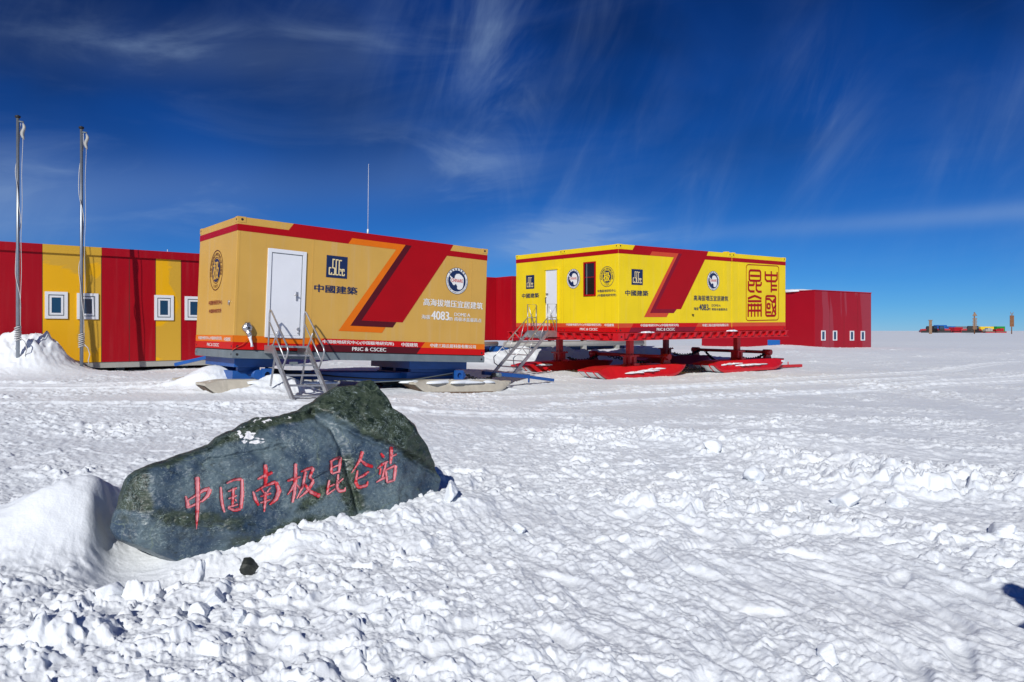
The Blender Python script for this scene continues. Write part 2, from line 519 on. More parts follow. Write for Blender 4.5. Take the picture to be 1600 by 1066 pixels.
def antarctic_emblem(fr, fm, cu, cv, r, sx=1):
    d_ = Decal(fm, 0.006)
    d_.circ((cu, cv), r, 0, 48)
    d_.e = 0.009; d_.k = 0
    d_.ring((cu, cv), r * 0.80, r * 0.965, 1)
    d_.k = 0
    k = r * 0.79 / 142
    d_.pg([(cu + sx * (x - 742) * k * 1.12, cv - (y - 590) * k * 0.98) for x, y in ANT], 1)
    d_.e = 0.011
    t0, t1 = (cu - sx * r * .52, cu + sx * r * .52)
    d_.text('CHINARE', t0, t1, cv - r * .10, cv + r * .16, 0.01, 2)
    d_.arc_text('中国南极考察队', (cu, cv), r * .88, r * .15, 148, 32, mi=0, sx=sx, bold=0.02)
    d_.arc_text('CHINESE NATIONAL ANTARCTIC RESEARCH EXPEDITION', (cu, cv), r * .88, r * .12, 165, 375, flip=True, mi=0, sx=sx)
    d_.build('expedition_emblem', [M['navy'], M['letter_white'], M['scarlet']], fr)


def institute_emblem(fr, fm, cu, cv, r, ink, ground, sx=1):
    d_ = Decal(fm, 0.006)
    d_.ring((cu, cv), r * .955, r, 0, 48)
    d_.ring((cu, cv), r * .63, r * .66, 0, 48)
    d_.k = 0
    d_.circ((cu, cv), r * .58, 1, 40)
    d_.e = 0.009
    d_.arc_text('POLAR RESEARCH INSTITUTE OF CHINA', (cu, cv), r * .80, r * .20, 200, -20, mi=0, sx=sx, bold=0.02)
    d_.arc_text('1989', (cu, cv), r * .80, r * .20, 245, 295, flip=True, mi=0, sx=sx, bold=0.02)
    d_.e = 0.010
    d_.text('极', cu - sx * r * .44, cu + sx * r * .44, cv - r * .46, cv + r * .46, 0.03, 2)
    d_.build('institute_emblem', [ink, M['navy'], ground], fr)


def stripes_front(fr, L_, z_lo, bandx, orange, dark, slashm, s, low, lowdark, topx):
    """the slanted banner, the band under the roof and the two bands along the floor"""
    d_ = Decal(front_map, 0.004)
    zt, zr = 2.4445, 2.316
    o = s
    # red: narrow band, wide banner, slash
    d_.pg([(0, zr), (o['o0'][0], zr), (o['o1'][0], zt), (0, zt)], 0)
    d_.pg([(topx[0], zt), (o['o2'][0], zt), (o['o2'][0] + .02, 2.59), (topx[1], 2.59)], 0)
    d_.pg([(o['o2'][0], zt), (o['r3'][0], zt), (o['r2'][0], 2.59), (o['o2'][0] + .02, 2.59)], 0)
    d_.pg([(o['o2'][0] + o['dw'], zt), (o['d3'][0], o['d3'][1]), (o['s1'][0], o['s1'][1]), (o['r4'][0], zr), (o['r3'][0], zt)], 0)
    d_.pg([(o['r4'][0], zr), (L_, zr), (L_, zt), (o['r3'][0], zt)], 0)
    # orange outline and the dark one inside it
    O = [o['o0'], o['o1'], o['o2'], o['d0'], o['q2'], o['q1'], o['q0'], o['o3']]
    d_.pg([o['o0'], o['o1'], o['o2'], o['o3']], 1)
    d_.pg([o['o3'], o['o2'], o['d0'], o['q0']], 1)
    d_.pg([o['q0'], o['d0'], o['q2'], o['q1']], 1)
    d_.pg([o['o2'], (o['o2'][0] + o['dw'], zt), o['d3'], o['d0']], 2)
    d_.pg([o['d0'], o['d3'], o['d2'], o['d1']], 2)
    d_.build('banner_stripe', [M['red'], orange, dark], fr)
    d_ = Decal(front_map, 0.004)
    # floor bands
    b1, b2 = 0.27, 0.142
    g = 0.105
    (x0, x1) = bandx
    d_.pg([(0, b2), (x0 - g, b2), (x0, b1), (0, b1)], 0)
    d_.pg([(0, 0), (x0 - 2 * g, 0), (x0 - g, b2), (0, b2)], 1)
    d_.pg([(x0 - g, b2), (x1 - g, b2), (x1, b1), (x0, b1)], 1)
    d_.pg([(x0 - 2 * g, 0), (x1 - 2 * g, 0), (x1 - g, b2), (x0 - g, b2)], 2)
    d_.pg([(x1 - g, b2), (L_, b2), (L_, b1), (x1, b1)], 0)
    d_.pg([(x1 - 2 * g, 0), (L_, 0), (L_, b2), (x1 - g, b2)], 1)
    d_.build('floor_stripe', [low[0], low[1], lowdark], fr)


def end_bands(fr, W, low):
    d_ = Decal(end_map, 0.004)
    d_.pg([(0, 2.316), (W, 2.316), (W, 2.4445), (0, 2.4445)], 0)
    d_.build('roof_stripe', M['red'], fr)
    d_ = Decal(end_map, 0.004)
    d_.pg([(0, 0.142), (W, 0.142), (W, 0.27), (0, 0.27)], 0)
    d_.pg([(0, 0), (W, 0), (W, 0.142), (0, 0.142)], 1)
    d_.build('floor_stripe', [low[0], low[1]], fr)


def casting(fr, x, y, z, paint, flipx=1, flipy=1):
    """corner casting whose outer corner is at x, y; flip gives the inward direction"""
    mb = MB()
    e = 0.006
    x0, x1 = sorted((x - e * flipx, x + 0.16 * flipx)); y0, y1 = sorted((y - e * flipy, y + 0.14 * flipy))
    mb.box((x0, y0, z), (x1, y1, z + 0.112))
    cx, cy, cz = x + 0.085 * flipx, y + 0.07 * flipy, z + 0.056
    mb.disc((cx, y - (e + .002) * flipy, cz), 0.026, (0, -flipy, 0), (0, 0, 1), 14, 1)  # flat black discs stand in for the shade inside the holes
    mb.disc((x - (e + .002) * flipx, cy, cz), 0.022, (-flipx, 0, 0), (0, 0, 1), 14, 1)
    mb.build('corner_casting', [paint, M['black']], fr, bevel=0)


# ================================================================== LEFT CABIN
def left_cabin():
    L_, W, H = 6.058, 2.438, 2.591
    fr = Frame('container_cabin', 'tan container cabin with a slanted red banner and a white door', 'cabin', MLEFT, (L_ / 2, W / 2, 0))
    mb = MB(); mb.box((0, 0, 0), (L_, W, H))
    mb.build('body', M['tan'], fr, bevel=0.012)
    # flat covering strips over panel joints, roof ribs
    for x in (1.57, 5.60, 0.045):
        mb = MB(); mb.box((x - .012, -.003, .28), (x + .012, 0.01, 2.30)); mb.build('joint_strip', M['tan'], fr)
    mb = MB()
    for k in range(9): mb.box((0.3 + k * .66, .2, H - .005), (0.5 + k * .66, W - .2, H + .008))
    mb.build('roof_rib', M['tan'], fr)
    for x, fx in ((0, 1), (L_, -1)):
        for y, fy in ((0, 1), (W, -1)):
            for z in (0.0, H - .112 + .004):
                casting(fr, x, y, z, M['tan'] if z > 1 else M['scarlet'], fx, fy)
    s = dict(o0=(2.352, 2.316), o1=(2.435, 2.4445), o2=(3.754, 2.4445), o3=(3.519, 2.316), q0=(2.196, .443), q1=(3.238, .442), q2=(3.318, .564),
             d0=(2.466, .564), d1=(3.499, .57), d2=(3.584, .69), d3=(2.727, .69), dw=.165, s1=(3.745, .693), r2=(5.045, 2.59), r3=(4.965, 2.4445), r4=(4.876, 2.316))
    stripes_front(fr, L_, 0, (1.852, 4.356), M['orange'], M['maroon'], M['red'], s, (M['orange'], M['scarlet']), M['maroon'], (1.026, 1.130))
    end_bands(fr, W, (M['orange'], M['scarlet']))
    square_logo(fr, front_map, 1.868, 2.346, 1.56, 2.024, M['cream'])
    antarctic_emblem(fr, front_map, 5.18, 1.745, .315)
    institute_emblem(fr, end_map, 1.20, 1.61, .42, M['maroon'], M['tan'], sx=-1)
    def lettering(parts, m, fm=front_map):
        for p in parts:
            d_ = Decal(fm, 0.005); d_.text(*p); d_.build('lettering', m, fr)
    lettering([('中國建築', 1.62, 2.595, 1.235, 1.395, .025)], M['navy'])
    lettering([('高海拔增压宜居建筑', 4.275, 5.958, 1.112, 1.278, .022)], M['letter_white'])
    lettering([('海拔', 4.235, 4.475, .80, .90, .012), ('4083', 4.50, 4.985, .80, 1.0, .03), ('m', 4.995, 5.085, .80, .875, .012),
               ('DOME·A', 5.139, 5.594, .912, .992, .012), ('南极冰盖最高点', 5.142, 5.934, .796, .889, .014)], M['letter_white'])
    lettering([(INST, 1.85, 3.538, .160, .246, .025), ('PRIC & CSCEC', 2.53, 3.35, .031, .108, .02), ('中国建筑', 3.735, 4.161, .156, .240, .025),
               (COMPANY, 4.497, 5.786, .158, .241, .025)], M['letter_white'])
    lettering([('中国极地研究中心', 1.612, .735, .894, .988, .02), ('中国极地研究所', 1.57, .77, .726, .808, .02)], M['plum'], end_map)
    lettering([(INST, 2.242, .66, .165, .242, .02), ('中国建筑', .522, .13, .154, .228, .02), ('PRIC & CSCEC', 1.609, .82, .04, .104, .015)], M['letter_white'], end_map)
    # door
    mb = MB()
    x0, x1, z0, z1 = .614, 1.42, .255, 2.034
    mb.box((x0, -.03, z0), (x0 + .075, .02, z1)); mb.box((x1 - .075, -.03, z0), (x1, .02, z1))
    mb.box((x0 + .075, -.03, z1 - .075), (x1 - .075, .02, z1)); mb.box((x0 + .075, -.03, z0), (x1 - .075, .02, z0 + .05))
    mb.build('door_frame', M['white'], fr, bevel=.004)
    mb = MB(); mb.box((x0 + .092, -.012, z0 + .055), (x1 - .092, .02, z1 - .092))
    mb.box((x0 + .075, -.006, z0 + .05), (x1 - .075, .0, z1 - .075), 1)
    door = mb.build('door', [M['white'], M['greysteel']], fr)
    mb = MB()
    mb.box((1.225, -.024, 1.02), (1.265, -.012, 1.20)); mb.tube([(1.245, -.02, 1.13), (1.245, -.065, 1.13), (1.17, -.065, 1.135)], .012, 8)
    mb.build('door_handle', M['steel'], door)
    mb = MB(); mb.tube([(1.30, -.012, .44), (1.30, -.035, .44)], .035, 14); mb.tube([(1.30, -.012, .36), (1.30, -.03, .36)], .018, 12)
    mb.build('door_latch', M['steel'], door)
    # wrapped exhaust cowl with an icy drip, lock on the end wall
    mb = MB()
    c = Vector((.245, -.06, .43))
    rings = []
    for k in range(9):
        t = k / 8; a = math.pi * t
        rings.append([c + Vector((math.cos(j * math.pi / 8) * (.10 + .01 * math.sin(5 * j)) * math.sin(a * .94 + .1), -.07 * math.cos(a), math.sin(j * math.pi / 8) * (.11 + .012 * math.cos(3 * j + k)) * math.sin(a * .94 + .1))) for j in range(16)])
    mb.loft(rings, smooth=True)
    mb.tube([(.25, -.06, .38), (.275, -.09, .30), (.285, -.08, .27)], [.06, .05, .045], 12)
    cw = mb.build('exhaust_cowl', M['foil'], fr)
    mb = MB(); mb.disc((.25, -.135, .42), .026, (0, -1, 0), (0, 0, 1), 14); mb.build('cowl_opening', M['black'], cw)
    mb = MB(); mb.tube([(.285, -.08, .29), (.30, -.09, .22), (.335, -.08, .12), (.345, -.08, .06)], [.05, .03, .02, .03], 8); mb.build('icicle', M['snow'], cw)
    mb = MB(); mb.tube([(.27, -.03, .2), (.18, -.03, .10), (.06, -.02, .03), (-.02, -.02, -.02)], .006, 6); mb.build('heating_cord', M['vermilion'], cw)
    mb = MB(); mb.tube([(0, .279, .93), (-.03, .279, .93)], .03, 12); mb.box((-.035, .262, .87), (-.02, .296, .93)); mb.build('lock', M['steel'], fr)
    mb = MB(); mb.box((.02, .012, -.018), (L_ - .02, W - .012, .001)); mb.build('gap_shade', M['black'], fr)  # black strip standing in for the shade in the gap below the floor
    # whip antenna on the roof
    mb = MB(); mb.tube([(2.88, .15, H), (2.88, .15, H + .12)], .018, 8); mb.tube([(2.88, .15, H + .1), (2.84, .15, H + 1.56)], [.006, .003], 6)
    mb.build('antenna', M['letter_white'], fr)


# ---------------------------------------------------------------- skis
def ski_mesh(fr, x0, x1, y0, y1, zb, zt, paint, lining, toe=.7, heel=.9, name='ski', edge=None, snow_bits=None):
    mb = MB(); ym = (y0 + y1) / 2; hw = (y1 - y0) / 2
    rings = []
    n = 26
    for k in range(n + 1):
        t = k / n; x = x0 + (x1 - x0) * t
        a = max(0, 1 - (x - x0) / toe); b = max(0, 1 - (x1 - x) / heel)
        lo = zb + (zt - zb) * (.66 * a ** 1.6 + .78 * b ** 1.6)
        hi = zt - (zt - zb) * (.28 * a ** 1.5 + .22 * b ** 1.5)
        hi = max(hi, lo + .045)
        wt = hw * (.62 + .30 * a) ; wb = hw * (1 - .05 * a - .55 * b ** 2)
        wt = min(wt, wb)
        mid = lo + (hi - lo) * .22
        rings.append([(x, ym - wb, lo), (x, ym + wb, lo), (x, ym + wb, mid), (x, ym + wt, hi), (x, ym - wt, hi), (x, ym - wb, mid)])
    mb.loft(rings, 0)
    sk = mb.build(name, paint, fr, bevel=0.006)
    # pale lining under the upturned toe, and its ribs
    mb = MB()
    for k in range(n):
        if rings[k + 1][0][0] > x0 + toe * .95: break
        a, b, c, e = rings[k][0], rings[k][1], rings[k + 1][1], rings[k + 1][0]
        i = .06
        mb.poly([(a[0] - .006, a[1] + i, a[2] - .012), (b[0] - .006, b[1] - i, b[2] - .012), (c[0] - .006, c[1] - i, c[2] - .012), (e[0] - .006, e[1] + i, e[2] - .012)], 0)
    mb.build('toe_lining', lining, sk)
    if edge:
        mb = MB()
        mb.box((x0 + toe, y0 - .006, zb - .01), (x1 - heel, y0 + .02, zb + .05))
        mb.build('ski_runner', edge, sk)
    return sk


def lump(fr, pts, hgt, seed, name='snow_patch', par=None):
    """thin ragged patches of snow; pts: (x, y, z, half length, half width)"""
    rnd = random.Random(seed)
    out = None
    for (x, y, z, rx, ry) in pts:
        mb = MB()
        n = 44; ph = []
        o1, o2, o3 = rnd.uniform(0, 6), rnd.uniform(0, 6), rnd.uniform(0, 6)
        for k in range(n):
            a = 2 * math.pi * k / n
            ph.append(1 + .24 * math.sin(2 * a + o1) + .20 * math.sin(5 * a + o2) + .14 * math.sin(9 * a + o3) + rnd.uniform(-.10, .10))
        rings = []
        for q, hh in ((1.0, -.5), (.97, .2), (.8, .6), (.5, .9), (.12, 1.0)):
            rings.append([(x + math.cos(2 * math.pi * k / n) * rx * q * ph[k], y + math.sin(2 * math.pi * k / n) * ry * q * ph[k],
                           z + hgt * hh * (1 + .35 * math.sin(k * .9 + seed + q * 4))) for k in range(n)])
        mb.loft(rings, smooth=True)
        out = mb.build(name, M['snow'], par or fr)
    return out


def left_sled():
    L_, W = 6.058, 2.438
    fr = Frame('cargo_sled', 'grey framed sled with blue cross beams and beige skis under the tan cabin', 'sled', MLEFT, (L_ / 2, W / 2, -.86))
    mb = MB()
    for y in (0.0, W - .12): mb.box((.0, y, -.175), (L_, y + .12, -.02))
    mb.box((0, .12, -.175), (.12, W - .12, -.02)); mb.box((L_ - .12, .12, -.175), (L_, W - .12, -.02))
    for k in range(1, 6): mb.box((k * L_ / 6 - .05, .12, -.16), (k * L_ / 6 + .05, W - .12, -.04))
    mb.build('deck_frame', M['greysteel'], fr)
    for x, fx in ((0, 1), (L_, -1)):
        for y, fy in ((0, 1), (W, -1)): casting(fr, x, y, -.155, M['greysteel'], fx, fy)
    for x0, x1, ax in ((.08, .88, .5), (4.1, 5.72, 5.46)):
        mb = MB()
        mb.box((x0 + .08, .36, -.36), (x1 + .08, W - .2, -.178))
        for y in (.5, 1.2, 1.9): mb.box((x0 + .2, y, -.47), (x1 - .15, y + .12, -.36))
        mb.build('cross_beam', M['blue'], fr, bevel=.01)
        mb = MB()
        mb.tube([(ax + .1, .2, -.50), (ax + .1, W - .2, -.50)], .10, 16)
        mb.box((x0 + .1, .5, -.62), (ax + .1, W - .5, -.44))
        mb.build('axle', M['blue'], fr)
        for y in (.16, W - .2):
            mb = MB(); c = Vector((ax + .27 if ax < 2 else ax, y, -.50)); n = 28
            out = []
            for k in range(n):          # eye plate: rounded top, round hole
                a = 2 * math.pi * k / n
                out.append((max(-.115, min(.115, .16 * math.cos(a))), max(-.20, min(.125, .24 * math.sin(a)))))
            for q0, q1 in ((0, .075),):
                for k in range(n):
                    a, b = 2 * math.pi * k / n, 2 * math.pi * (k + 1) / n
                    h0, h1 = (.062 * math.cos(a), .062 * math.sin(a)), (.062 * math.cos(b), .062 * math.sin(b))
                    o0, o1 = out[k], out[(k + 1) % n]
                    for yy in (q0, q1):
                        mb.poly([c + Vector((p[0], yy, p[1])) for p in (h0, o0, o1, h1)])
                    for p, q in ((h0, h1), (o0, o1)):
                        mb.poly([c + Vector((p[0], q0, p[1])), c + Vector((q[0], q0, q[1])), c + Vector((q[0], q1, q[1])), c + Vector((p[0], q1, p[1]))])
            mb.build('eye_plate', M['blue'], fr)
    for x0, x1 in ((-.48, 2.38), (4.17, 7.08)):
        for y0 in (.02, 1.72):
            ski_mesh(fr, x0, x1, y0, y0 + .66, -.93, -.60, M['beige'], M['rust'], toe=.42, heel=.7, edge=M['rust'])
    for y in (.75, 1.6):
        mb = MB(); mb.box((.9, y, -.66), (5.6, y + .14, -.46)); mb.build('shade_beam', M['blue'], fr, bevel=.01)  # added beams; their dark blue stands in for shade under the cabin
    # ropes and hoses slung between the beams, chain near the heel
    mb = MB(); mb.tube([(.9, .5, -.42), (1.3, .55, -.47), (1.9, .6, -.50), (2.6, .6, -.56), (3.4, .5, -.60), (4.3, .4, -.6), (5.3, .25, -.48)], .016, 6); mb.build('hose', M['black'], fr)
    mb = MB(); mb.tube([(2.4, .3, -.62), (3.2, .28, -.66), (4.2, .28, -.62), (5.3, .2, -.44)], .011, 6); mb.build('hose', M['greysteel'], fr)
    mb = MB(); mb.bar((.95, .75, -.42), (2.3, .95, -.58), .10, .10); mb.build('brace', M['black'], fr)
    mb = MB(); mb.bar((6.7, .9, -.46), (8.3, 1.0, -.56), .12, .10); mb.bar((8.25, 1.0, -.56), (9.3, 1.1, -.66), .10, .08); mb.tube([(8.3, .96, -.5), (8.3, .96, -.72)], .025, 8)
    mb.build('tow_bar', M['blue'], fr)
    mb = MB(); mb.tube([(6.95, .5, -.5), (6.95, .8, -.5)], .055, 14); mb.build('tow_pin', M['greysteel'], fr)
    a = fr.inv @ Vector((-6.55, 16.9, .97)); b = fr.inv @ Vector((-7.62, 17.1, .735))
    mb = MB(); mb.bar(a, b, .09, .07); mb.build('tow_bar', M['blue'], fr)
    chain(fr, (5.75, .3, -.48), (6.8, .5, -.5), .12, 16, .022)
    return fr


def chain(fr, a, b, sag, n, r):
    mb = MB(); a = Vector(a); b = Vector(b)
    pts = [a.lerp(b, k / n) - Vector((0, 0, sag * 4 * (k / n) * (1 - k / n))) for k in range(n + 1)]
    for k in range(n):
        p, q = pts[k], pts[k + 1]; t = (q - p); c = (p + q) / 2; l = t.length * .72; t = t.normalized()
        up = Vector((0, 0, 1)) if k % 2 else t.cross(Vector((0, 0, 1))).normalized()
        ring = [c + t * l * math.cos(th) + up * (r * 1.7) * math.sin(th) for th in [2 * math.pi * j / 10 for j in range(11)]]
        mb.tube(ring, r * .55, 5, cap=False)
    mb.build('chain', M['black'], fr)


# ---------------------------------------------------------------- stairs
def left_stairs():
    fr = Frame('entry_stairs', 'small aluminium stairs with bent handrails in front of the white door of the tan cabin', 'stairs', MLEFT, (.97, -.9, -.86))
    xl, xr = .61, 1.33
    mb = MB(); mb.box((xl, -.46, .06), (xr, -.02, .10)); mb.box((xl, -.46, -.06), (xl + .03, -.02, .06)); mb.box((xr - .03, -.46, -.06), (xr, -.02, .06))
    mb.build('platform', M['steel'], fr)
    for x in (xl, xr):
        mb = MB(); mb.bar((x, -.42, .08), (x, -1.56, -.90), .045, .10); mb.build('stringer', M['steel'], fr)
    for k in range(5):
        y = -.53 - .215 * k; z = -.07 - .185 * k
        mb = MB(); mb.box((xl + .02, y - .12, z - .03), (xr - .02, y + .06, z)); mb.build('tread', M['steel'], fr)
    for x in (xl, xr):
        mb = MB()
        mb.tube([(x, -.24, .08), (x, -.24, .72), (x, -.27, .79), (x, -.33, .77), (x, -1.19, .09), (x, -1.23, .02), (x, -1.21, -.06), (x, -.92, -.45)], .018, 8)
        mb.tube([(x, -.25, .56), (x, -1.11, -.16)], .015, 8)
        mb.tube([(x, -.67, .36), (x, -.40, 0)], .015, 8)
        mb.build('handrail', M['steel'], fr)
    mb = MB(); mb.bar((xr, -.6, -.12), (xr + .45, -.35, -.12), .02, .02); mb.bar((xr - .05, -.5, -.05), (xr - .05, -.3, -.7), .03, .03); mb.bar((xl + .05, -.5, -.05), (xl + .05, -.3, -.7), .03, .03)
    mb.build('brace', M['steel'], fr)


# ================================================================== YELLOW CABIN
def yellow_cabin():
    L_, W, H, LA = 8.5, 4.88, 2.591, 5.355
    fr = Frame('module_cabin', 'bright yellow cabin of joined modules with a large red seal', 'cabin', MYEL, (L_ / 2, W / 2, 0))
    for name, a, b in (('module', (0, 0, 0), (LA - .012, 2.44, H)), ('module', (0, 2.464, 0), (LA - .012, W, H - .006)), ('module', (LA + .012, 0, 0), (L_, W, H - .003))):
        mb = MB(); mb.box(a, b); mb.build(name, M['yellow'], fr, bevel=.012)
    mb = MB(); mb.box((LA - .05, .03, .02), (LA + .05, W - .05, H - .03)); mb.box((.03, 2.42, .02), (LA - .05, 2.49, H - .03)); mb.build('module_joint', M['rust'], fr)
    for x in (.05, 2.7, 4.95, 5.75):
        mb = MB(); mb.box((x - .012, -.003, .28), (x + .012, 0.01, 2.30)); mb.build('joint_strip', M['yellow'], fr)
    s = dict(o0=(1.336, 2.316), o1=(1.442, 2.4445), o2=(2.655, 2.4445), o3=(2.436, 2.316), q0=(1.089, .452), q1=(2.10, .453), q2=(2.20, .575),
             d0=(1.343, .575), d1=(2.43, .577), d2=(2.575, .70), d3=(1.600, .70), dw=.17, s1=(2.775, .70), r2=(4.122, 2.59), r3=(4.040, 2.4445), r4=(3.955, 2.316))
    stripes_front(fr, LA, 0, (.64, 3.62), M['vermilion'], M['plum'], M['red'], s, (M['vermilion'], M['scarlet']), M['plum'], (.589, .70))
    d_ = Decal(front_map, .004)
    x0 = LA + .02
    d_.pg([(x0, 2.316), (L_, 2.316), (L_, 2.4445), (x0, 2.4445)], 0)
    d_.build('roof_stripe', M['red'], fr)
    d_ = Decal(front_map, .004)
    d_.pg([(x0, .142), (L_, .142), (L_, .27), (x0, .27)], 0); d_.pg([(x0, 0), (L_, 0), (L_, .142), (x0, .142)], 1)
    d_.build('floor_stripe', [M['vermilion'], M['scarlet']], fr)
    end_bands(fr, W, (M['vermilion'], M['scarlet']))
    square_logo(fr, front_map, .545, 1.03, 1.412, 1.878, M['cream'])
    square_logo(fr, lambda u, v, e: (-e, 4.325 - (u - 3.884), v), 3.884, 4.325, 1.418, 1.874, M['cream'])
    antarctic_emblem(fr, front_map, 4.375, 1.64, .318)
    antarctic_emblem(fr, end_map, 1.947, 1.658, .308, sx=-1)
    institute_emblem(fr, end_map, .467, 1.655, .305, M['navy'], M['yellow'], sx=-1)
    def lettering(parts, m, fm=front_map, e=.005):
        for p in parts:
            d_ = Decal(fm, e); d_.text(*p); d_.build('lettering', m, fr)
    lettering([('中國建築', .285, 1.265, 1.085, 1.25, .025)], M['navy'])
    lettering([('高海拔增压宜居建筑', 3.391, 5.161, .982, 1.152, .02)], M['navy'])
    lettering([('海拔', 3.39, 3.63, .675, .768, .012), ('4083', 3.66, 4.12, .672, .868, .03), ('m', 4.13, 4.23, .675, .745, .012),
               ('DOME·A', 4.298, 4.757, .798, .872, .012), ('南极冰盖最高点', 4.298, 5.119, .668, .752, .012)], M['navy'])
    lettering([(INST, .937, 2.663, .152, .244, .025), ('PRIC & CSCEC', 1.65, 2.48, .034, .118, .02), (COMPANY, 3.824, 5.163, .145, .232, .025)], M['letter_white'])
    lettering([('中國建築', 4.545, 3.646, 1.112, 1.268, .025)], M['navy'], end_map)
    lettering([('中国极地研究中心', .868, .088, 1.196, 1.275, .02), ('(中国极地研究所)', .868, .079, 1.055, 1.143, .02)], M['navy'], end_map)
    lettering([(COMPANY, 4.29, 3.08, .178, .262, .025), (INST, 2.292, .711, .178, .262, .025), ('中国建筑', .568, .168, .178, .257, .025), ('PRIC & CSCEC', 1.644, .864, .052, .124, .02)], M['letter_white'], end_map)
    # the big seal: four characters in seal script strokes
    d_ = Decal(front_map, .006)
    def q(X, Y): return (6.083 + (X - 910) * .00467, 2.25 - (Y - 350 - (X - 910) * .02) * .00276)
    def rrect(x0, y0, x1, y1, r):
        pts = []
        for cx, cy, a0 in ((x1 - r, y0 + r, -90), (x1 - r, y1 - r, 0), (x0 + r, y1 - r, 90), (x0 + r, y0 + r, 180)):
            for k in range(5):
                a = R(a0 + 22.5 * k); pts.append((cx + r * math.cos(a) * .62, cy + r * math.sin(a)))
        return pts + [pts[0]]
    d_.stroke([q(*p) for p in rrect(910, 350, 1350, 1045, 40)], .026, 0)
    SW = .075
    K = [rrect(950, 420, 1113, 548, 30), [(972, 487), (1092, 487)],
         [(952, 555), (952, 660), (975, 682), (1026, 682)], [(952, 604), (1012, 604), (1020, 590), (1020, 560)],
         [(1048, 555), (1048, 660), (1070, 684), (1115, 684)], [(1048, 604), (1100, 604), (1110, 590), (1110, 560)],
         [(1160, 425), (1160, 520), (1180, 548), (1292, 548), (1313, 520), (1313, 428)], [(1163, 472), (1310, 472)], [(1238, 420), (1238, 690)], [(1238, 604), (1313, 604)], [(1238, 656), (1313, 656)],
         [(945, 772), (1000, 748), (1030, 738), (1060, 748), (1113, 772)], [(945, 804), (1113, 804)], [(947, 854), (1113, 854)], [(947, 922), (1113, 922)],
         [(950, 832), (950, 998)], [(990, 832), (990, 998)], [(1030, 832), (1030, 998)], [(1070, 832), (1070, 998)], [(1109, 832), (1109, 998)],
         rrect(1158, 738, 1305, 990, 28), [(1176, 775), (1215, 775), (1250, 812), (1300, 812)], [(1262, 800), (1300, 765)], rrect(1184, 838, 1226, 895, 12), [(1176, 945), (1236, 945)],
         [(1246, 830), (1262, 905), (1300, 975)], [(1300, 850), (1268, 900), (1244, 980)]]
    for st in K: d_.stroke([q(*p) for p in st], SW, 0)
    d_.build('red_seal', M['red'], fr)
    # door and window on the end wall
    mb = MB()
    y0, y1, z0, z1 = 2.71, 3.27, .385, 1.99
    mb.box((-.035, y1, z0), (.02, y1 + .05, z1 + .05)); mb.box((-.035, y0 - .05, z0), (.02, y0, z1 + .05)); mb.box((-.05, y0 - .06, z1), (.02, y1 + .06, z1 + .05))
    mb.build('door_frame', M['yellow'], fr)
    mb = MB(); mb.box((-.018, y0, z0), (.02, y1, z1)); dr = mb.build('door', M['white'], fr)
    mb = MB(); mb.tube([(-.02, 3.22, 1.22), (-.06, 3.22, 1.22), (-.06, 3.12, 1.22)], .014, 8); mb.tube([(-.02, 3.24, 1.1), (-.07, 3.24, 1.1), (-.07, 3.22, .92)], .012, 8); mb.build('door_handle', M['black'], dr)
    mb = MB()
    y0, y1, z0, z1 = .94, 1.47, 1.10, 2.14
    t = .045
    mb.box((-.03, y0, z0), (.0, y0 + t, z1)); mb.box((-.03, y1 - t, z0), (.0, y1, z1)); mb.box((-.03, y0 + t, z0), (.0, y1 - t, z0 + t)); mb.box((-.03, y0 + t, z1 - t), (.0, y1 - t, z1)); mb.box((-.016, y0 + t, 1.665), (.0, y1 - t, 1.68))
    wn = mb.build('window', M['red'], fr)
    mb = MB(); mb.box((-.012, y0 + t, z0 + t), (-.004, y1 - t, z1 - t)); mb.build('pane', M['glassbrown'], wn)
    mb = MB(); mb.box((-.02, y1 - .16, z0 + t), (-.013, y1 - .13, z1 - t)); mb.build('sash', M['greysteel'], wn)
    for (x, y, fx, fy) in ((0, 0, 1, 1), (0, 2.44, 1, -1), (0, 2.464, 1, 1), (0, W, 1, -1), (LA - .012, 0, -1, 1), (LA + .012, 0, 1, 1), (L_, 0, -1, 1), (L_, W, -1, -1)):
        casting(fr, x, y, H - .11, M['yellow'], fx, fy); casting(fr, x, y, .0, M['scarlet'], fx, fy)
    mb = MB(); mb.box((3.31, -.04, .50), (3.37, 0, .545)); mb.build('wall_vent', M['black'], fr)
    mb = MB(); mb.box((5.15, .05, H), (5.30, .2, H + .05)); mb.box((5.5, .05, H), (5.62, .2, H + .04)); mb.build('roof_bracket', M['yellow'], fr)


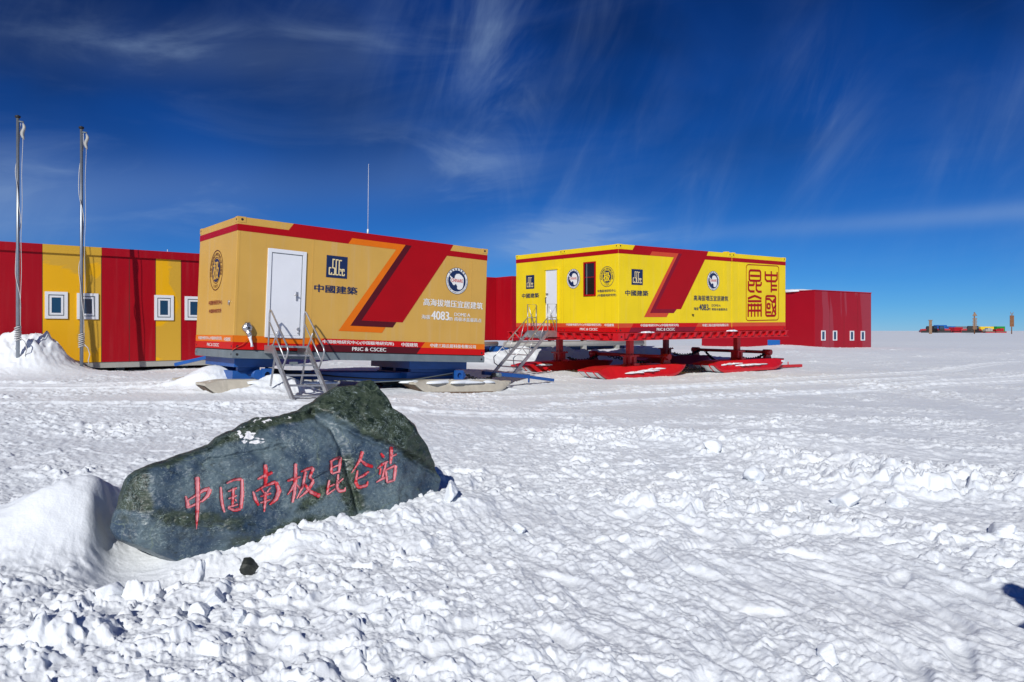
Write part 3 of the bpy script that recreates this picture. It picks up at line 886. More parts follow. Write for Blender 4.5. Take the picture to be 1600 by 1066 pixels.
def yellow_sled():
    L_, W = 8.5, 4.88
    fr = Frame('leg_sled', 'red steel platform with telescopic legs and red boat-shaped skis under the yellow cabin', 'sled', MYEL, (L_ / 2, W / 2, -1.46))
    x0, x1, y0, y1 = -.02, 8.68, -.02, 5.38
    mb = MB()
    zt, zb = -.02, -.245
    for y, ny in ((y0, 1), (y1, -1)):
        a, b = sorted((y, y + .16 * ny)); wv = y + .09 * ny
        mb.box((x0, a, zt - .02), (x1, b, zt)); mb.box((x0, a, zb), (x1, b, zb + .022)); mb.box((x0, min(wv, wv + .012), zb + .022), (x1, max(wv, wv + .012), zt - .02))
    for x, nx in ((x0, 1), (x1, -1)):
        a, b = sorted((x, x + .16 * nx)); wv = x + .09 * nx
        mb.box((a, y0 + .165, zt - .021), (b, y1 - .165, zt - .001)); mb.box((a, y0 + .165, zb + .001), (b, y1 - .165, zb + .023)); mb.box((min(wv, wv + .012), y0 + .165, zb + .023), (max(wv, wv + .012), y1 - .165, zt - .021))
    for k in range(1, 6): mb.box((x0 + .16, k * .88 + .1, zb + .03), (x1 - .16, k * .88 + .2, zt - .03))
    mb.build('platform_frame', M['redsteel'], fr)
    for k in range(22):                                         # gusset plates inside the channel
        x = .28 + k * .39
        mb = MB(); mb.prism([(x, zt - .02), (x + .14, zt - .02), (x + .05, zb + .06), (x, zb + .06)], 'y', y0 + .0, y0 + .088); mb.build('gusset', M['redsteel'], fr)
    for k in range(13):
        y = .3 + k * .39
        mb = MB(); mb.prism([(y, zt - .02), (y + .14, zt - .02), (y + .05, zb + .06), (y, zb + .06)], 'x', x0 + .0, x0 + .088); mb.build('gusset', M['redsteel'], fr)
    mb = MB(); mb.box((-.03, -.03, zb - .005), (.22, .2, zt + .002)); mb.disc((.10, -.034, -.13), .03, (0, -1, 0), (0, 0, 1), 12, 1); mb.build('corner_block', [M['redsteel'], M['black']], fr)
    for lx, ly, sx0, sx1 in ((1.63, 1.1, -.18, 4.08), (7.16, 1.1, 5.28, 9.78), (1.55, 4.4, -.25, 3.95), (7.12, 4.4, 5.4, 9.7)):
        mb = MB(); mb.box((lx - .09, ly - .09, -.80), (lx + .09, ly + .09, zb)); mb.box((lx - .15, ly - .15, -.27), (lx + .15, ly + .15, zb - .001))
        leg = mb.build('leg', M['redsteel'], fr, bevel=.008)
        mb = MB(); mb.box((lx - .15, ly - .15, -1.22), (lx + .15, ly + .15, -.76)); mb.box((lx - .21, ly - .21, -.79), (lx + .21, ly + .21, -.745))
        mb.box((lx - .19, ly - .02, -1.2), (lx + .19, ly + .02, -.80)); mb.box((lx - .02, ly - .19, -1.2), (lx + .02, ly + .19, -.80))
        mb.prism([(lx - .10, -1.36), (lx + .10, -1.36), (lx + .13, -1.0), (lx - .13, -1.0)], 'y', ly - .30, ly - .22)
        mb.prism([(lx - .3, -1.26), (lx + .3, -1.26), (lx + .17, -1.04), (lx - .17, -1.04)], 'y', ly - .2, ly + .2)
        for dx in (-.17, -.06, .06, .17): mb.tube([(lx + dx, ly - .18, -.745), (lx + dx, ly - .18, -.72)], .018, 6)
        mb.build('leg_sleeve', M['redsteel'], leg)
        sk = ski_mesh(fr, sx0, sx1, ly - .50, ly + .50, -1.47, -1.06, M['redsteel'], M['letter_white'], toe=.55, heel=1.1)
        mb = MB()
        for q_ in (.25, .62):
            mb.tube([(sx0 - .02, ly - .5 + q_, -1.20), (sx0 + .16, ly - .46 + q_, -1.33), (sx0 + .42, ly - .42 + q_, -1.47)], .022, 6)
        mb.build('toe_rib', M['redsteel'], sk)
        hx = sx1 - .75
        mb = MB(); mb.prism([(hx - .24, -1.12), (hx + .20, -1.12), (hx + .07, -.86), (hx - .09, -.86)], 'y', ly - .06, ly + .06); mb.tube([(hx, ly - .16, -.86), (hx, ly + .16, -.86)], .105, 18)
        mb.build('hub', M['redsteel'], sk)
    for xa, xb in ((3.33, 3.2), (9.03, 8.95)):
        mb = MB(); mb.tube([(xa, 1.1, -.86), (xb, 4.4, -.86)], .06, 10); mb.build('cross_rod', M['redsteel'], fr)
    chain(fr, (1.85, 4.3, -.95), (3.3, 4.2, -.85), .18, 22, .03)
    chain(fr, (3.3, 3.9, -.88), (5.4, 1.9, -1.28), .10, 30, .03)
    chain(fr, (7.42, 4.3, -.95), (9.0, 4.2, -.85), .15, 22, .03)
    chain(fr, (8.95, 3.9, -.92), (7.4, 1.5, -1.1), .25, 36, .03)
    chain(fr, (7.45, 1.2, -.98), (9.0, 1.15, -.88), .16, 22, .03)
    chain(fr, (3.8, 1.2, -1.3), (6.2, 1.2, -1.25), .08, 34, .03)
    mb = MB(); mb.bar((9.6, 1.1, -1.42), (11.3, 1.1, -1.45), .11, .10); mb.tube([(10.4, 1.1, -1.40), (10.4, 1.1, -1.27)], .02, 8); mb.build('tow_bar', M['redsteel'], fr)


def yellow_stairs():
    fr = Frame('entry_stairs', 'tall steep aluminium stairs with a railed landing at the white door of the yellow cabin', 'stairs', MYEL, (-.9, 3.22, -1.4))
    ya, yb = 2.70, 3.72
    mb = MB(); mb.box((-.44, ya, -.01), (-.03, yb, .03)); mb.box((-.44, ya, -.19), (-.41, yb, -.01)); mb.box((-.41, ya, -.17), (-.03, ya + .03, -.01)); mb.box((-.41, yb - .03, -.17), (-.03, yb, -.01))
    mb.build('landing', M['steel'], fr)
    for y in (ya, yb):
        mb = MB(); mb.bar((-.40, y, -.02), (-1.92, y, -1.40), .05, .09); mb.build('stringer', M['steel'], fr)
        mb = MB()
        mb.tube([(-.06, y, .03), (-.06, y, .88), (-.42, y, .88), (-.42, y, .03)], .017, 6)
        mb.tube([(-.06, y, .45), (-.42, y, .45)], .013, 6); mb.tube([(-.12, y, .03), (-.36, y, .8)], .013, 6)
        mb.build('guard_rail', M['steel'], fr)
        mb = MB()
        mb.tube([(-.42, y, .45), (-1.80, y, -.80), (-1.78, y, -.98), (-1.60, y, -1.10)], .018, 6)
        mb.tube([(-.55, y, .32), (-.75, y, -.32)], .014, 6); mb.tube([(-.95, y, -.04), (-.7, y, -.28)], .014, 6)
        mb.tube([(-1.0, y, -.08), (-1.22, y, -.76)], .014, 6); mb.tube([(-1.45, y, -.5), (-1.2, y, -.74)], .014, 6)
        mb.build('handrail', M['steel'], fr)
    for k in range(7):
        x = -.52 - .2 * k; z = -.17 - .182 * k
        mb = MB(); mb.box((x - .11, ya + .025, z - .02), (x + .05, yb - .025, z)); mb.build('tread', M['steel'], fr)


# ================================================================== STATION BUILDINGS
def wall_frame(ox, oy, oz, yaw):
    m = Matrix.Rotation(yaw, 4, 'Z'); m.translation = Vector((ox, oy, oz)); return m


def window_unit(fr, x0, x1, z0, z1, y=0.0, lab=None, k=1.0):
    t = .075 * k
    mb = MB()
    for a, b in (((x0, z0), (x0 + t, z1)), ((x1 - t, z0), (x1, z1)), ((x0 + t, z0), (x1 - t, z0 + t)), ((x0 + t, z1 - t), (x1 - t, z1))):
        mb.box((a[0], y - .035, a[1]), (b[0], y + .04, b[1]))
    s = .05 * k; t2 = t + .025 * k
    for a, b in (((x0 + t2, z0 + t2), (x0 + t2 + s, z1 - t2)), ((x1 - t2 - s, z0 + t2), (x1 - t2, z1 - t2)), ((x0 + t2 + s, z0 + t2), (x1 - t2 - s, z0 + t2 + s)), ((x0 + t2 + s, z1 - t2 - s), (x1 - t2 - s, z1 - t2))):
        mb.box((a[0], y - .022, a[1]), (b[0], y + .02, b[1]))
    mb.box((x0 + t, y - .006, z0 + t), (x1 - t, y + .005, z1 - t), 1)
    wn = mb.build('window', [M['white'], M['greysteel']], fr, label=lab)
    mb = MB(); mb.box((x0 + t2 + s, y - .014, z0 + t2 + s), (x1 - t2 - s, y - .008, z1 - t2 - s)); mb.build('pane', M['glass'], wn)
    return wn


def left_building():
    D1 = 20.2; yaw = R(39.4)
    u = (131 - 800) / F
    P = Vector((u * D1, D1, EYE - 49.5 / F * D1))               # foot of the wall at picture column 131
    mt = wall_frame(P.x, P.y, P.z, yaw)
    H = 3.10
    fr = Frame('station_building', 'long red and yellow striped station building with small white framed windows behind the flagpoles', 'building', mt, (0, 3, -.5))
    X = lambda px: (lambda uu: (uu * P.y - P.x) / (math.cos(yaw) - uu * math.sin(yaw)))((px - 800) / F)
    cols = [(-60, 66, 'wallred'), (66, 158.5, 'wallyellow'), (158.5, 243, 'wallred'), (243, 283, 'wallyellow'), (283, 420, 'wallred')]
    for a, b, m in cols:
        xa, xb = X(a), X(b)
        mb = MB(); mb.box((xa + .004, 0, 0), (xb - .004, .18, H - .22)); mb.build('wall_panel', M[m], fr)
    # roof edge trim: red, with a yellow length above the wide yellow panel
    for a, b, m in ((-60, 66, 'wallred'), (66, 158.5, 'wallyellow'), (158.5, 420, 'wallred')):
        mb = MB(); mb.box((X(a) + .002, -.05, H - .22), (X(b) - .002, .25, H)); mb.build('roof_trim', M[m], fr, bevel=.008)
    mb = MB(); mb.box((X(-60), .2, .02), (X(420), 6.5, H - .04)); mb.build('inner_shell', M['wallred'], fr)
    mb = MB(); mb.box((X(-60), .02, -.16), (X(420), .4, -.005)); mb.build('base_rail', M['pipe'], fr)
    for k in range(6):
        mb = MB(); mb.box((X(-50) + k * 1.7, .4, -.9), (X(-50) + k * 1.7 + .2, .6, -.16)); mb.build('support_post', M['greysteel'], fr)
    mb = MB()
    for px in (66, 158.5, 202, 243, 283): mb.box((X(px) - .008, -.002, 0), (X(px) + .008, .01, H - .22))
    mb.build('panel_joint', M['seam'], fr)
    for a, b, p0, p1 in ((70, 105.5, 456, 498), (120, 153.5, 458.5, 499), (241, 271, 461.5, 500.5), (288.5, 318, 463.5, 500.5)):
        xa, xb = X(a), X(b)
        Dm = P.y + (xa + xb) / 2 * math.sin(yaw)
        za, zb = EYE - (p1 - 517) / F * Dm - P.z, EYE - (p0 - 517) / F * Dm - P.z
        window_unit(fr, xa, xb, za, zb)
    mb = MB(); mb.tube([(X(284.5), 1.5, H), (X(284.5), 1.5, H + .22)], .008, 6); mb.build('antenna', M['letter_white'], fr)


def mid_building():
    D = 36.6; yaw = R(38)
    I = Vector((-.0212 * D, D, 0))
    mt = wall_frame(I.x, I.y, EYE - 15 / F * D, yaw)
    H = 3.05
    fr = Frame('station_building', 'red station building on short grey posts between the tan and yellow cabins', 'building', mt, (2, 2, -.8))
    mb = MB(); mb.box((-7, 0, 0), (0, 5, H)); mb.build('wall_wing', M['wallred'], fr, bevel=.02)
    mb = MB(); mb.box((0.003, -1.25, 0), (9.6, 5, H + .001)); mb.build('wall_block', M['wallred'], fr, bevel=.02)
    mb = MB(); mb.tube([(-4, -.1, -.16), (0, -.1, -.16)], .11, 12); mb.tube([(-.3, -1.1, -.18), (9.2, -1.1, -.18)], .14, 14); mb.build('service_pipe', M['pipe'], fr)
    for x in (.4, 2.6, 4.8, 7.2, 9.3):
        mb = MB(); mb.box((x - .10, -1.2, -.85), (x + .10, -.95, 0)); mb.build('support_post', M['pipe'], fr)
    for x in (-3, -1):
        mb = MB(); mb.box((x - .12, -.02, -.95), (x + .12, .2, 0)); mb.build('support_post', M['pipe'], fr)
    mb = MB(); mb.box((-.1, -.3, -.62), (8.6, .4, -.30)); mb.build('under_beam', M['blue'], fr)


def right_building():
    D = 41; yaw = R(34)
    mt = wall_frame(473 / F * D, D, EYE - 26.5 / F * D, yaw)
    H = 3.10
    fr = Frame('station_building', 'plain dark red station building with four small windows at the right edge of the camp', 'building', mt, (2.5, 3, 0))
    Lr = 5.45
    mb = MB(); mb.box((0, 0, -.4), (Lr, 8, H)); mb.build('body', M['wallfrost'], fr, bevel=.02)
    mb = MB(); mb.box((-.02, -.02, H + .001), (Lr + .02, 8, H + .05)); mb.build('roof_edge', M['wallred'], fr)
    mb = MB()
    for k in range(1, 4): mb.box((k * Lr / 4 - .006, -.003, -.3), (k * Lr / 4 + .006, .01, H - .02))
    mb.build('panel_joint', M['seam'], fr)
    X = lambda px: (lambda uu, ox, oy: (uu * oy - ox) / (math.cos(yaw) - uu * math.sin(yaw)))((px - 800) / F, 473 / F * D, D)
    for a, b in ((1283, 1289.2), (1301.3, 1307.3), (1327.8, 1333.8), (1344.8, 1350.8)):
        xa, xb = X(a), X(b)
        Dm = D + xa * math.sin(yaw); z0 = EYE - (532.3 - 517) / F * Dm - (EYE - 26.5 / F * D)
        window_unit(fr, xa, xb, z0, z0 + .55, k=.42)
    mb = MB(); mb.box((-.06, 2.2, -.1), (-.005, 3.0, .40)); mb.build('hatch', M['carblue'], fr)
    lump(fr, [(.6, 2, H + .04, .5, 1.8)], .10, 3, 'roof_snow')


# ================================================================== FLAGPOLES
def flagpole(px, D, ztop, zbase, label, lean, seed):
    x = (px - 800) / F * D
    fr = Frame('flagpole', label, 'flagpole', Matrix.Translation((x, D, zbase)), (0, 0, 0), 'flagpoles by the snow pile')
    H = ztop - zbase
    P = lambda z, a=0, r=0: (lean[0] * z / H + r * math.cos(a), lean[1] * z / H + r * math.sin(a), z)
    mb = MB(); mb.tube([P(-.4), P(H * .5), P(H)], [.043, .038, .033], 20); mb.build('pole', M['pole'], fr)
    mb = MB(); mb.tube([P(H), P(H + .02), P(H + .05), P(H + .07)], [.045, .066, .06, .02], 14); mb.build('finial', M['black'], fr)
    mb = MB(); mb.tube([P(H - .08), (P(H - .08)[0] + .14, P(H - .08)[1], H - .10)], .02, 8); mb.build('pulley', M['greysteel'], fr)
    rnd = random.Random(seed)
    pts = []
    n = 120
    for k in range(n + 1):
        z = H - .12 - (H - .55) * k / n
        a = .3 + k / n * (7 if z > 1.6 else 7) * 2.2 + .4 * math.sin(k * .21 + seed)
        r = .048 + .014 * max(0, math.sin(k * .13 + seed)) * (1 if z > 1.4 else .5)
        pts.append(P(z, a, r))
    mb = MB(); mb.tube(pts, .009, 6); mb.tube([P(H - .1, 0, .13)] + [P(H - .1 - (H - .9) * k / 20, 0, .12 - .06 * k / 20 + .01 * math.sin(k)) for k in range(1, 21)], .007, 6)
    for k in range(7):
        z = .66 + .05 * k + rnd.uniform(-.01, .01)
        mb.tube([P(z + .02 * math.sin(j * .7), 2 * math.pi * j / 12, .056 + .012 * rnd.random()) for j in range(13)], .014, 6)
    mb.tube([P(.7, 0, .07), P(.62, .4, .14), P(.45, .2, .19), P(.3, .3, .15), P(.2, .2, .17)], .012, 6)
    mb.build('rope', M['rope'], fr)
    mb = MB()
    rings = []
    for k in range(8):
        z = H - .14 - k * .055; q = .026 * math.sin(math.pi * (k + .5) / 8) + .010
        c = P(z, 0, .13 + .02 * math.sin(k))
        rings.append([(c[0] + q * 1.3 * math.cos(j * math.pi / 4) * (1 + .3 * math.sin(j * 2 + k)), c[1] + q * math.sin(j * math.pi / 4), z) for j in range(8)])
    mb.loft(rings, smooth=True); mb.build('flag_remnant', M['pipe'], fr)


# ================================================================== FAR CAMP
def far(px, y_, D): return Vector(((px - 800) / F * D, D, EYE - (y_ - 517) / F * D))


GFAR = 0.86


def tractor(px, D, label, yaw, cab='carred', sc_=.78):
    p = far(px, 520, D); p.z = GFAR
    fr = Frame('snow_tractor', label, 'snow tractor', wall_frame(p.x, p.y, p.z, yaw), (0, 0, 0), 'snow tractors parked on the horizon')
    s = sc_
    for y in (-1.0, .55):
        mb = MB(); mb.prism([(-2.3 * s, .35 * s), (-1.7 * s, 0), (1.8 * s, 0), (2.5 * s, .4 * s), (2.2 * s, .95 * s), (-2.0 * s, .95 * s)], 'y', y * s, (y + .5) * s); mb.build('track', M['black'], fr)
    mb = MB(); mb.prism([(-1.2 * s, .75 * s), (2.3 * s, .75 * s), (2.5 * s, 1.2 * s), (2.2 * s, 1.55 * s), (.4 * s, 1.65 * s), (-1.2 * s, 1.2 * s)], 'y', -.5 * s, .52 * s); mb.build('bonnet', M[cab], fr, bevel=.04)
    mb = MB(); mb.prism([(-1.5 * s, 1.0 * s), (.35 * s, 1.0 * s), (.2 * s, 2.0 * s), (-.05 * s, 2.75 * s), (-1.5 * s, 2.75 * s)], 'y', -.8 * s, .8 * s); c = mb.build('cab', M['black'], fr, bevel=.04)
    mb = MB(); mb.box((-1.35 * s, -.815 * s, 1.75 * s), (-.1 * s, -.79 * s, 2.5 * s)); mb.build('side_window', M['glass'], c)
    mb = MB(); mb.box((2.5 * s, -1.5 * s, .2 * s), (2.62 * s, 1.5 * s, 1.0 * s), 0); mb.build('blade', M['carred'], fr)


def cargo_box(px0, px1, ytop, D, m, label, yaw=R(12)):
    a = far(px0, 520, D); b = far(px1, 520, D)
    L_ = (b.x - a.x) / math.cos(yaw) * .97; H = EYE - (ytop - 517) / F * D - GFAR
    fr = Frame('cargo_container', label, 'container', wall_frame(a.x, a.y, GFAR, yaw), (L_ / 2, 1.2, 0), 'cargo containers parked on the horizon')
    mb = MB(); mb.box((0, 0, .55), (L_, 2.4, H)); mb.build('body', M[m], fr, bevel=.03)
    mb = MB()
    for k in range(int(L_ / .3)): mb.box((.1 + k * .3, -.04, .75), (.22 + k * .3, .01, H - .15))
    mb.build('wall_rib', M[m], fr)
    mb = MB(); mb.box((-.1, .05, .3), (L_ + .1, 2.3, .55)); mb.build('sled_frame', M['black'], fr)
    for y in (.1, 1.9):
        mb = MB(); mb.prism([(-.3, .25), (.2, 0), (L_, 0), (L_ + .2, .2), (L_ + .2, .3), (-.3, .32)], 'y', y, y + .4); mb.build('runner', M['carred'], fr)


def far_camp():
    tractor(1448, 245, 'black cabbed snow tractor at the left end of the far vehicle row', R(165), 'carred')
    tractor(1461, 238, 'red bonneted snow tractor just right of the short brown board', R(20), 'carred')
    tractor(1474, 235, 'red snow tractor in front of the blue cargo container', R(-20), 'carred')
    tractor(1512, 235, 'dark red snow tractor beside the spired signpost', R(160), 'carred')
    tractor(1526, 238, 'black snow tractor between the spired signpost and the yellow container', R(25), 'carred')
    cargo_box(1467, 1482, 508, 250, 'carblue', 'taller blue cargo container behind the red tractors on the horizon')
    cargo_box(1486, 1494, 510, 244, 'carblue', 'narrow blue cargo container left of the red one on the horizon')
    cargo_box(1491.5, 1507, 511.5, 238, 'carred', 'red cargo container in the far vehicle row')
    cargo_box(1494, 1531, 510, 262, 'greysteel', 'long grey cargo container behind the far vehicle row')
    cargo_box(1532, 1557, 510.5, 240, 'caryellow', 'yellow cargo container in the far vehicle row')
    cargo_box(1557.5, 1573, 510.2, 244, 'green', 'green cargo container at the right end of the far vehicle row')
    # low loaded sledges in front of the yellow and green boxes
    for px0, px1, m, lab in ((1541, 1556, 'pipe', 'low sledge of pale crates in front of the yellow container'), (1557, 1574, 'carred', 'low red sledge in front of the green container')):
        a = far(px0, 520, 228); b = far(px1, 520, 228)
        fr = Frame('supply_sledge', lab, 'sledge', wall_frame(a.x, a.y, GFAR, R(5)), ((b.x - a.x) / 2, 1, 0), 'supply sledges on the horizon')
        L_ = b.x - a.x
        mb = MB(); mb.box((0, 0, .25), (L_, 2, .5)); mb.build('bed', M['rust'], fr)
        mb = MB(); [mb.prism([(-.3, .25), (.1, 0), (L_, 0), (L_, .25)], 'y', y, y + .3) for y in (0, 1.7)]; mb.build('runner', M['carred'], fr)
        rnd = random.Random(int(px0)); mb = MB(); x = .1
        while x < L_ - .6:
            ww = rnd.uniform(.5, .9); mb.box((x, .3, .5), (x + ww, 1.7, rnd.uniform(.9, 1.5))); x += ww + .06
        mb.build('load', M[m], fr)
    # three wooden signs
    D = 150; g = .87
    def post(px, ytop, lab):
        p = far(px, 520, D)
        return Frame('signpost', lab, 'signpost', wall_frame(p.x, p.y, g, 0), (0, 0, 0), 'wooden signposts before the far vehicles'), EYE - (ytop - 517) / F * D - g
    fr, H = post(1454, 500, 'short brown wooden board with a flat top bar, leftmost of the far signposts')
    mb = MB(); mb.box((-.30, -.04, .0), (.27, .04, H - .12)); mb.build('board', M['greywood'], fr)
    mb = MB(); mb.box((-.42, -.07, H - .14), (.40, .07, H)); mb.build('top_bar', M['greywood'], fr)
    fr, H = post(1522.5, 488, 'tall spired signpost carrying many short planks, middle of the far signposts')
    mb = MB(); mb.tube([(0, 0, 0), (0, 0, H)], .11, 8); mb.build('pole', M['brown'], fr)
    for k in range(11):
        z = .9 + k * .21; wd = .42 + .05 * math.sin(k * 2.1)
        mb = MB(); mb.box((-wd, -.14, z), (wd, -.11, z + .15)); mb.build('plank', M['greywood'], fr)
    mb = MB(); mb.prism([(-.5, H - .75), (.5, H - .75), (0, H)], 'y', -.16, -.10); mb.build('arrow_top', M['greywood'], fr)
    fr, H = post(1581, 487.5, 'brown hanging board on a single post with a forked top, rightmost of the far signposts')
    mb = MB(); mb.tube([(0, .06, 0), (0, .06, H * .72)], .09, 8); mb.build('pole', M['brown'], fr)
    mb = MB(); mb.box((-.40, -.05, H * .33), (.40, .03, H * .84)); b = mb.build('board', M['brown'], fr)
    mb = MB(); [mb.box((-.41, -.07, H * .33 + .28 * k), (.45, -.05, H * .33 + .28 * k + .05)) for k in range(8)]; mb.build('batten', M['greywood'], b)
    mb = MB(); mb.tube([(0, 0, H * .84), (-.12, 0, H * .9), (-.3, 0, H)], .05, 6); mb.tube([(0, 0, H * .84), (.12, 0, H * .9), (.3, 0, H)], .05, 6); mb.tube([(-.3, 0, H * .92), (.3, 0, H * .92)], .03, 6); mb.build('forked_top', M['greywood'], fr)


# ================================================================== NOISE (numpy)
def hash2(ix, iy, seed):
    h = (ix.astype(np.int64) * 374761393 + iy.astype(np.int64) * 668265263 + seed * 982451653) & 0xFFFFFFFF
    h = ((h ^ (h >> 13)) * 1274126177) & 0xFFFFFFFF
    h = (h ^ (h >> 16)) & 0xFFFFFFFF
    return h


def rnd01(h, k):
    g = ((h ^ (k * 2654435761 & 0xFFFFFFFF)) * 2246822519) & 0xFFFFFFFF
    g = (g ^ (g >> 15)) & 0xFFFFFFFF
    g = (g * 3266489917) & 0xFFFFFFFF
    return ((g >> 8) & 0xFFFF).astype(np.float32) / 65536.0


def perlin(x, y, seed=0):
    ix = np.floor(x); iy = np.floor(y); fx = (x - ix).astype(np.float32); fy = (y - iy).astype(np.float32)
    ix = ix.astype(np.int64); iy = iy.astype(np.int64)
    ux = fx * fx * fx * (fx * (fx * 6 - 15) + 10); uy = fy * fy * fy * (fy * (fy * 6 - 15) + 10)
    def g(dx, dy):
        a = rnd01(hash2(ix + dx, iy + dy, seed), 1) * np.float32(2 * np.pi)
        return np.cos(a) * (fx - dx) + np.sin(a) * (fy - dy)
    a = g(0, 0); b = g(1, 0); c = g(0, 1); d_ = g(1, 1)
    return (a + (b - a) * ux + (c - a) * uy + (a - b - c + d_) * ux * uy) * 1.5


def fbm(x, y, octv=4, seed=0, gain=.5, ridge=False):
    t = 0; a = 1; s = 0
    for k in range(octv):
        n = perlin(x * 2 ** k + 17.3 * k, y * 2 ** k - 9.1 * k, seed + k)
        if ridge: n = 1 - 2 * np.abs(n)
        t = t + a * n; s += a; a *= gain
    return t / s


def blocks(x, y, cell, seed, dens, sharp=.45):
    """angular broken lumps: height 0..1, one lump per cell"""
    gx = x / cell; gy = y / cell
    ix = np.floor(gx).astype(np.int64); iy = np.floor(gy).astype(np.int64)
    best = np.zeros_like(gx, dtype=np.float32)
    for dx in (-1, 0, 1):
        for dy in (-1, 0, 1):
            cx, cy = ix + dx, iy + dy
            h = hash2(cx, cy, seed)
            ok = rnd01(h, 1) < dens
            px_ = cx + rnd01(h, 2); py_ = cy + rnd01(h, 3)
            rr = .32 + .42 * rnd01(h, 4)
            an = rnd01(h, 5) * np.float32(6.283)
            lx = (gx - px_).astype(np.float32); ly = (gy - py_).astype(np.float32)
            ca, sa = np.cos(an), np.sin(an)
            a = (lx * ca + ly * sa) / rr; b = (-lx * sa + ly * ca) / (rr * (.55 + .45 * rnd01(h, 6)))
            p = np.maximum(np.maximum(np.abs(a), np.abs(b)), np.abs(a * .75 + b * .75))
            tilt = (rnd01(h, 7) - .5) * 1.2 * a + (rnd01(h, 8) - .5) * 1.2 * b
            t = np.clip((1 - p) / sharp, 0, 1); t = t * t * (3 - 2 * t)
            hh = t * (.45 + .75 * rnd01(h, 9)) * (1 + .55 * tilt)
            best = np.maximum(best, np.where(ok, hh, 0))
    return best


# ================================================================== GROUND
CTRL = np.array([(0, 0, 0), (0, 3, 0), (-2, 4.5, -.03), (2, 4, 0), (4, 7, .0), (0, 9, .0), (-4, 6, .02), (-5, 9, .10), (-6, 14.3, .27), (-4.2, 14.0, .24), (-3, 16.4, .10), (-.5, 18.8, -.04), (-7, 16, .40),
                 (-9, 12, .27), (-12, 18, .42), (-11, 20.5, .38), (-14, 24, .4), (-8, 22, .40), (0, 14, .03), (3, 22, .03), (6, 25, .02), (9.6, 27.6, .02), (12, 28, .05), (9, 18, .0), (14, 22, .05),
                 (4, 30, .12), (0, 33, .3), (-6, 30, .45), (8, 34, .25), (16, 40.5, .56), (22, 40, .52), (20, 30, .25), (6, 42, .55), (30, 36, .45), (-30, 30, .5), (-30, 10, .3), (30, 10, .1), (0, -20, 0), (-20, -10, 0), (20, -10, 0),
                 (30, 60, .75), (0, 60, .72), (-30, 60, .72), (60, 40, .6), (-60, 40, .6), (60, -10, .3), (-60, -10, .3), (0, -60, .3)], dtype=np.float64)


def base_height(x, y):
    num = np.zeros_like(x); den = np.zeros_like(x)
    for cx, cy, cz in CTRL:
        sc0 = 1.0 + .06 * math.hypot(cx, cy)
        w_ = 1.0 / (((x - cx) ** 2 + (y - cy) ** 2) / sc0 ** 2 + .35) ** 1.7
        num += w_ * cz; den += w_
    r = np.hypot(x, y)
    k = np.clip((r - 45) / 50, 0, 1); k = k * k * (3 - 2 * k)
    return num / den * (1 - k) + GFAR * k


def gauss(x, y, cx, cy, sx, sy, rot=0.0, p=2):
    c, s = math.cos(rot), math.sin(rot)
    a = ((x - cx) * c + (y - cy) * s) / sx; b = (-(x - cx) * s + (y - cy) * c) / sy
    return np.exp(-.5 * (np.abs(a) ** p + np.abs(b) ** p))


def agauss(x, y, cx, cy, sl, sr, sn, sf, rot=0.0):
    """mound with different spreads to the left, right, near and far side"""
    c, s = math.cos(rot), math.sin(rot)
    a = (x - cx) * c + (y - cy) * s; b = -(x - cx) * s + (y - cy) * c
    a = a / np.where(a < 0, sl, sr); b = b / np.where(b < 0, sn, sf)
    return np.exp(-.5 * (a * a + b * b))


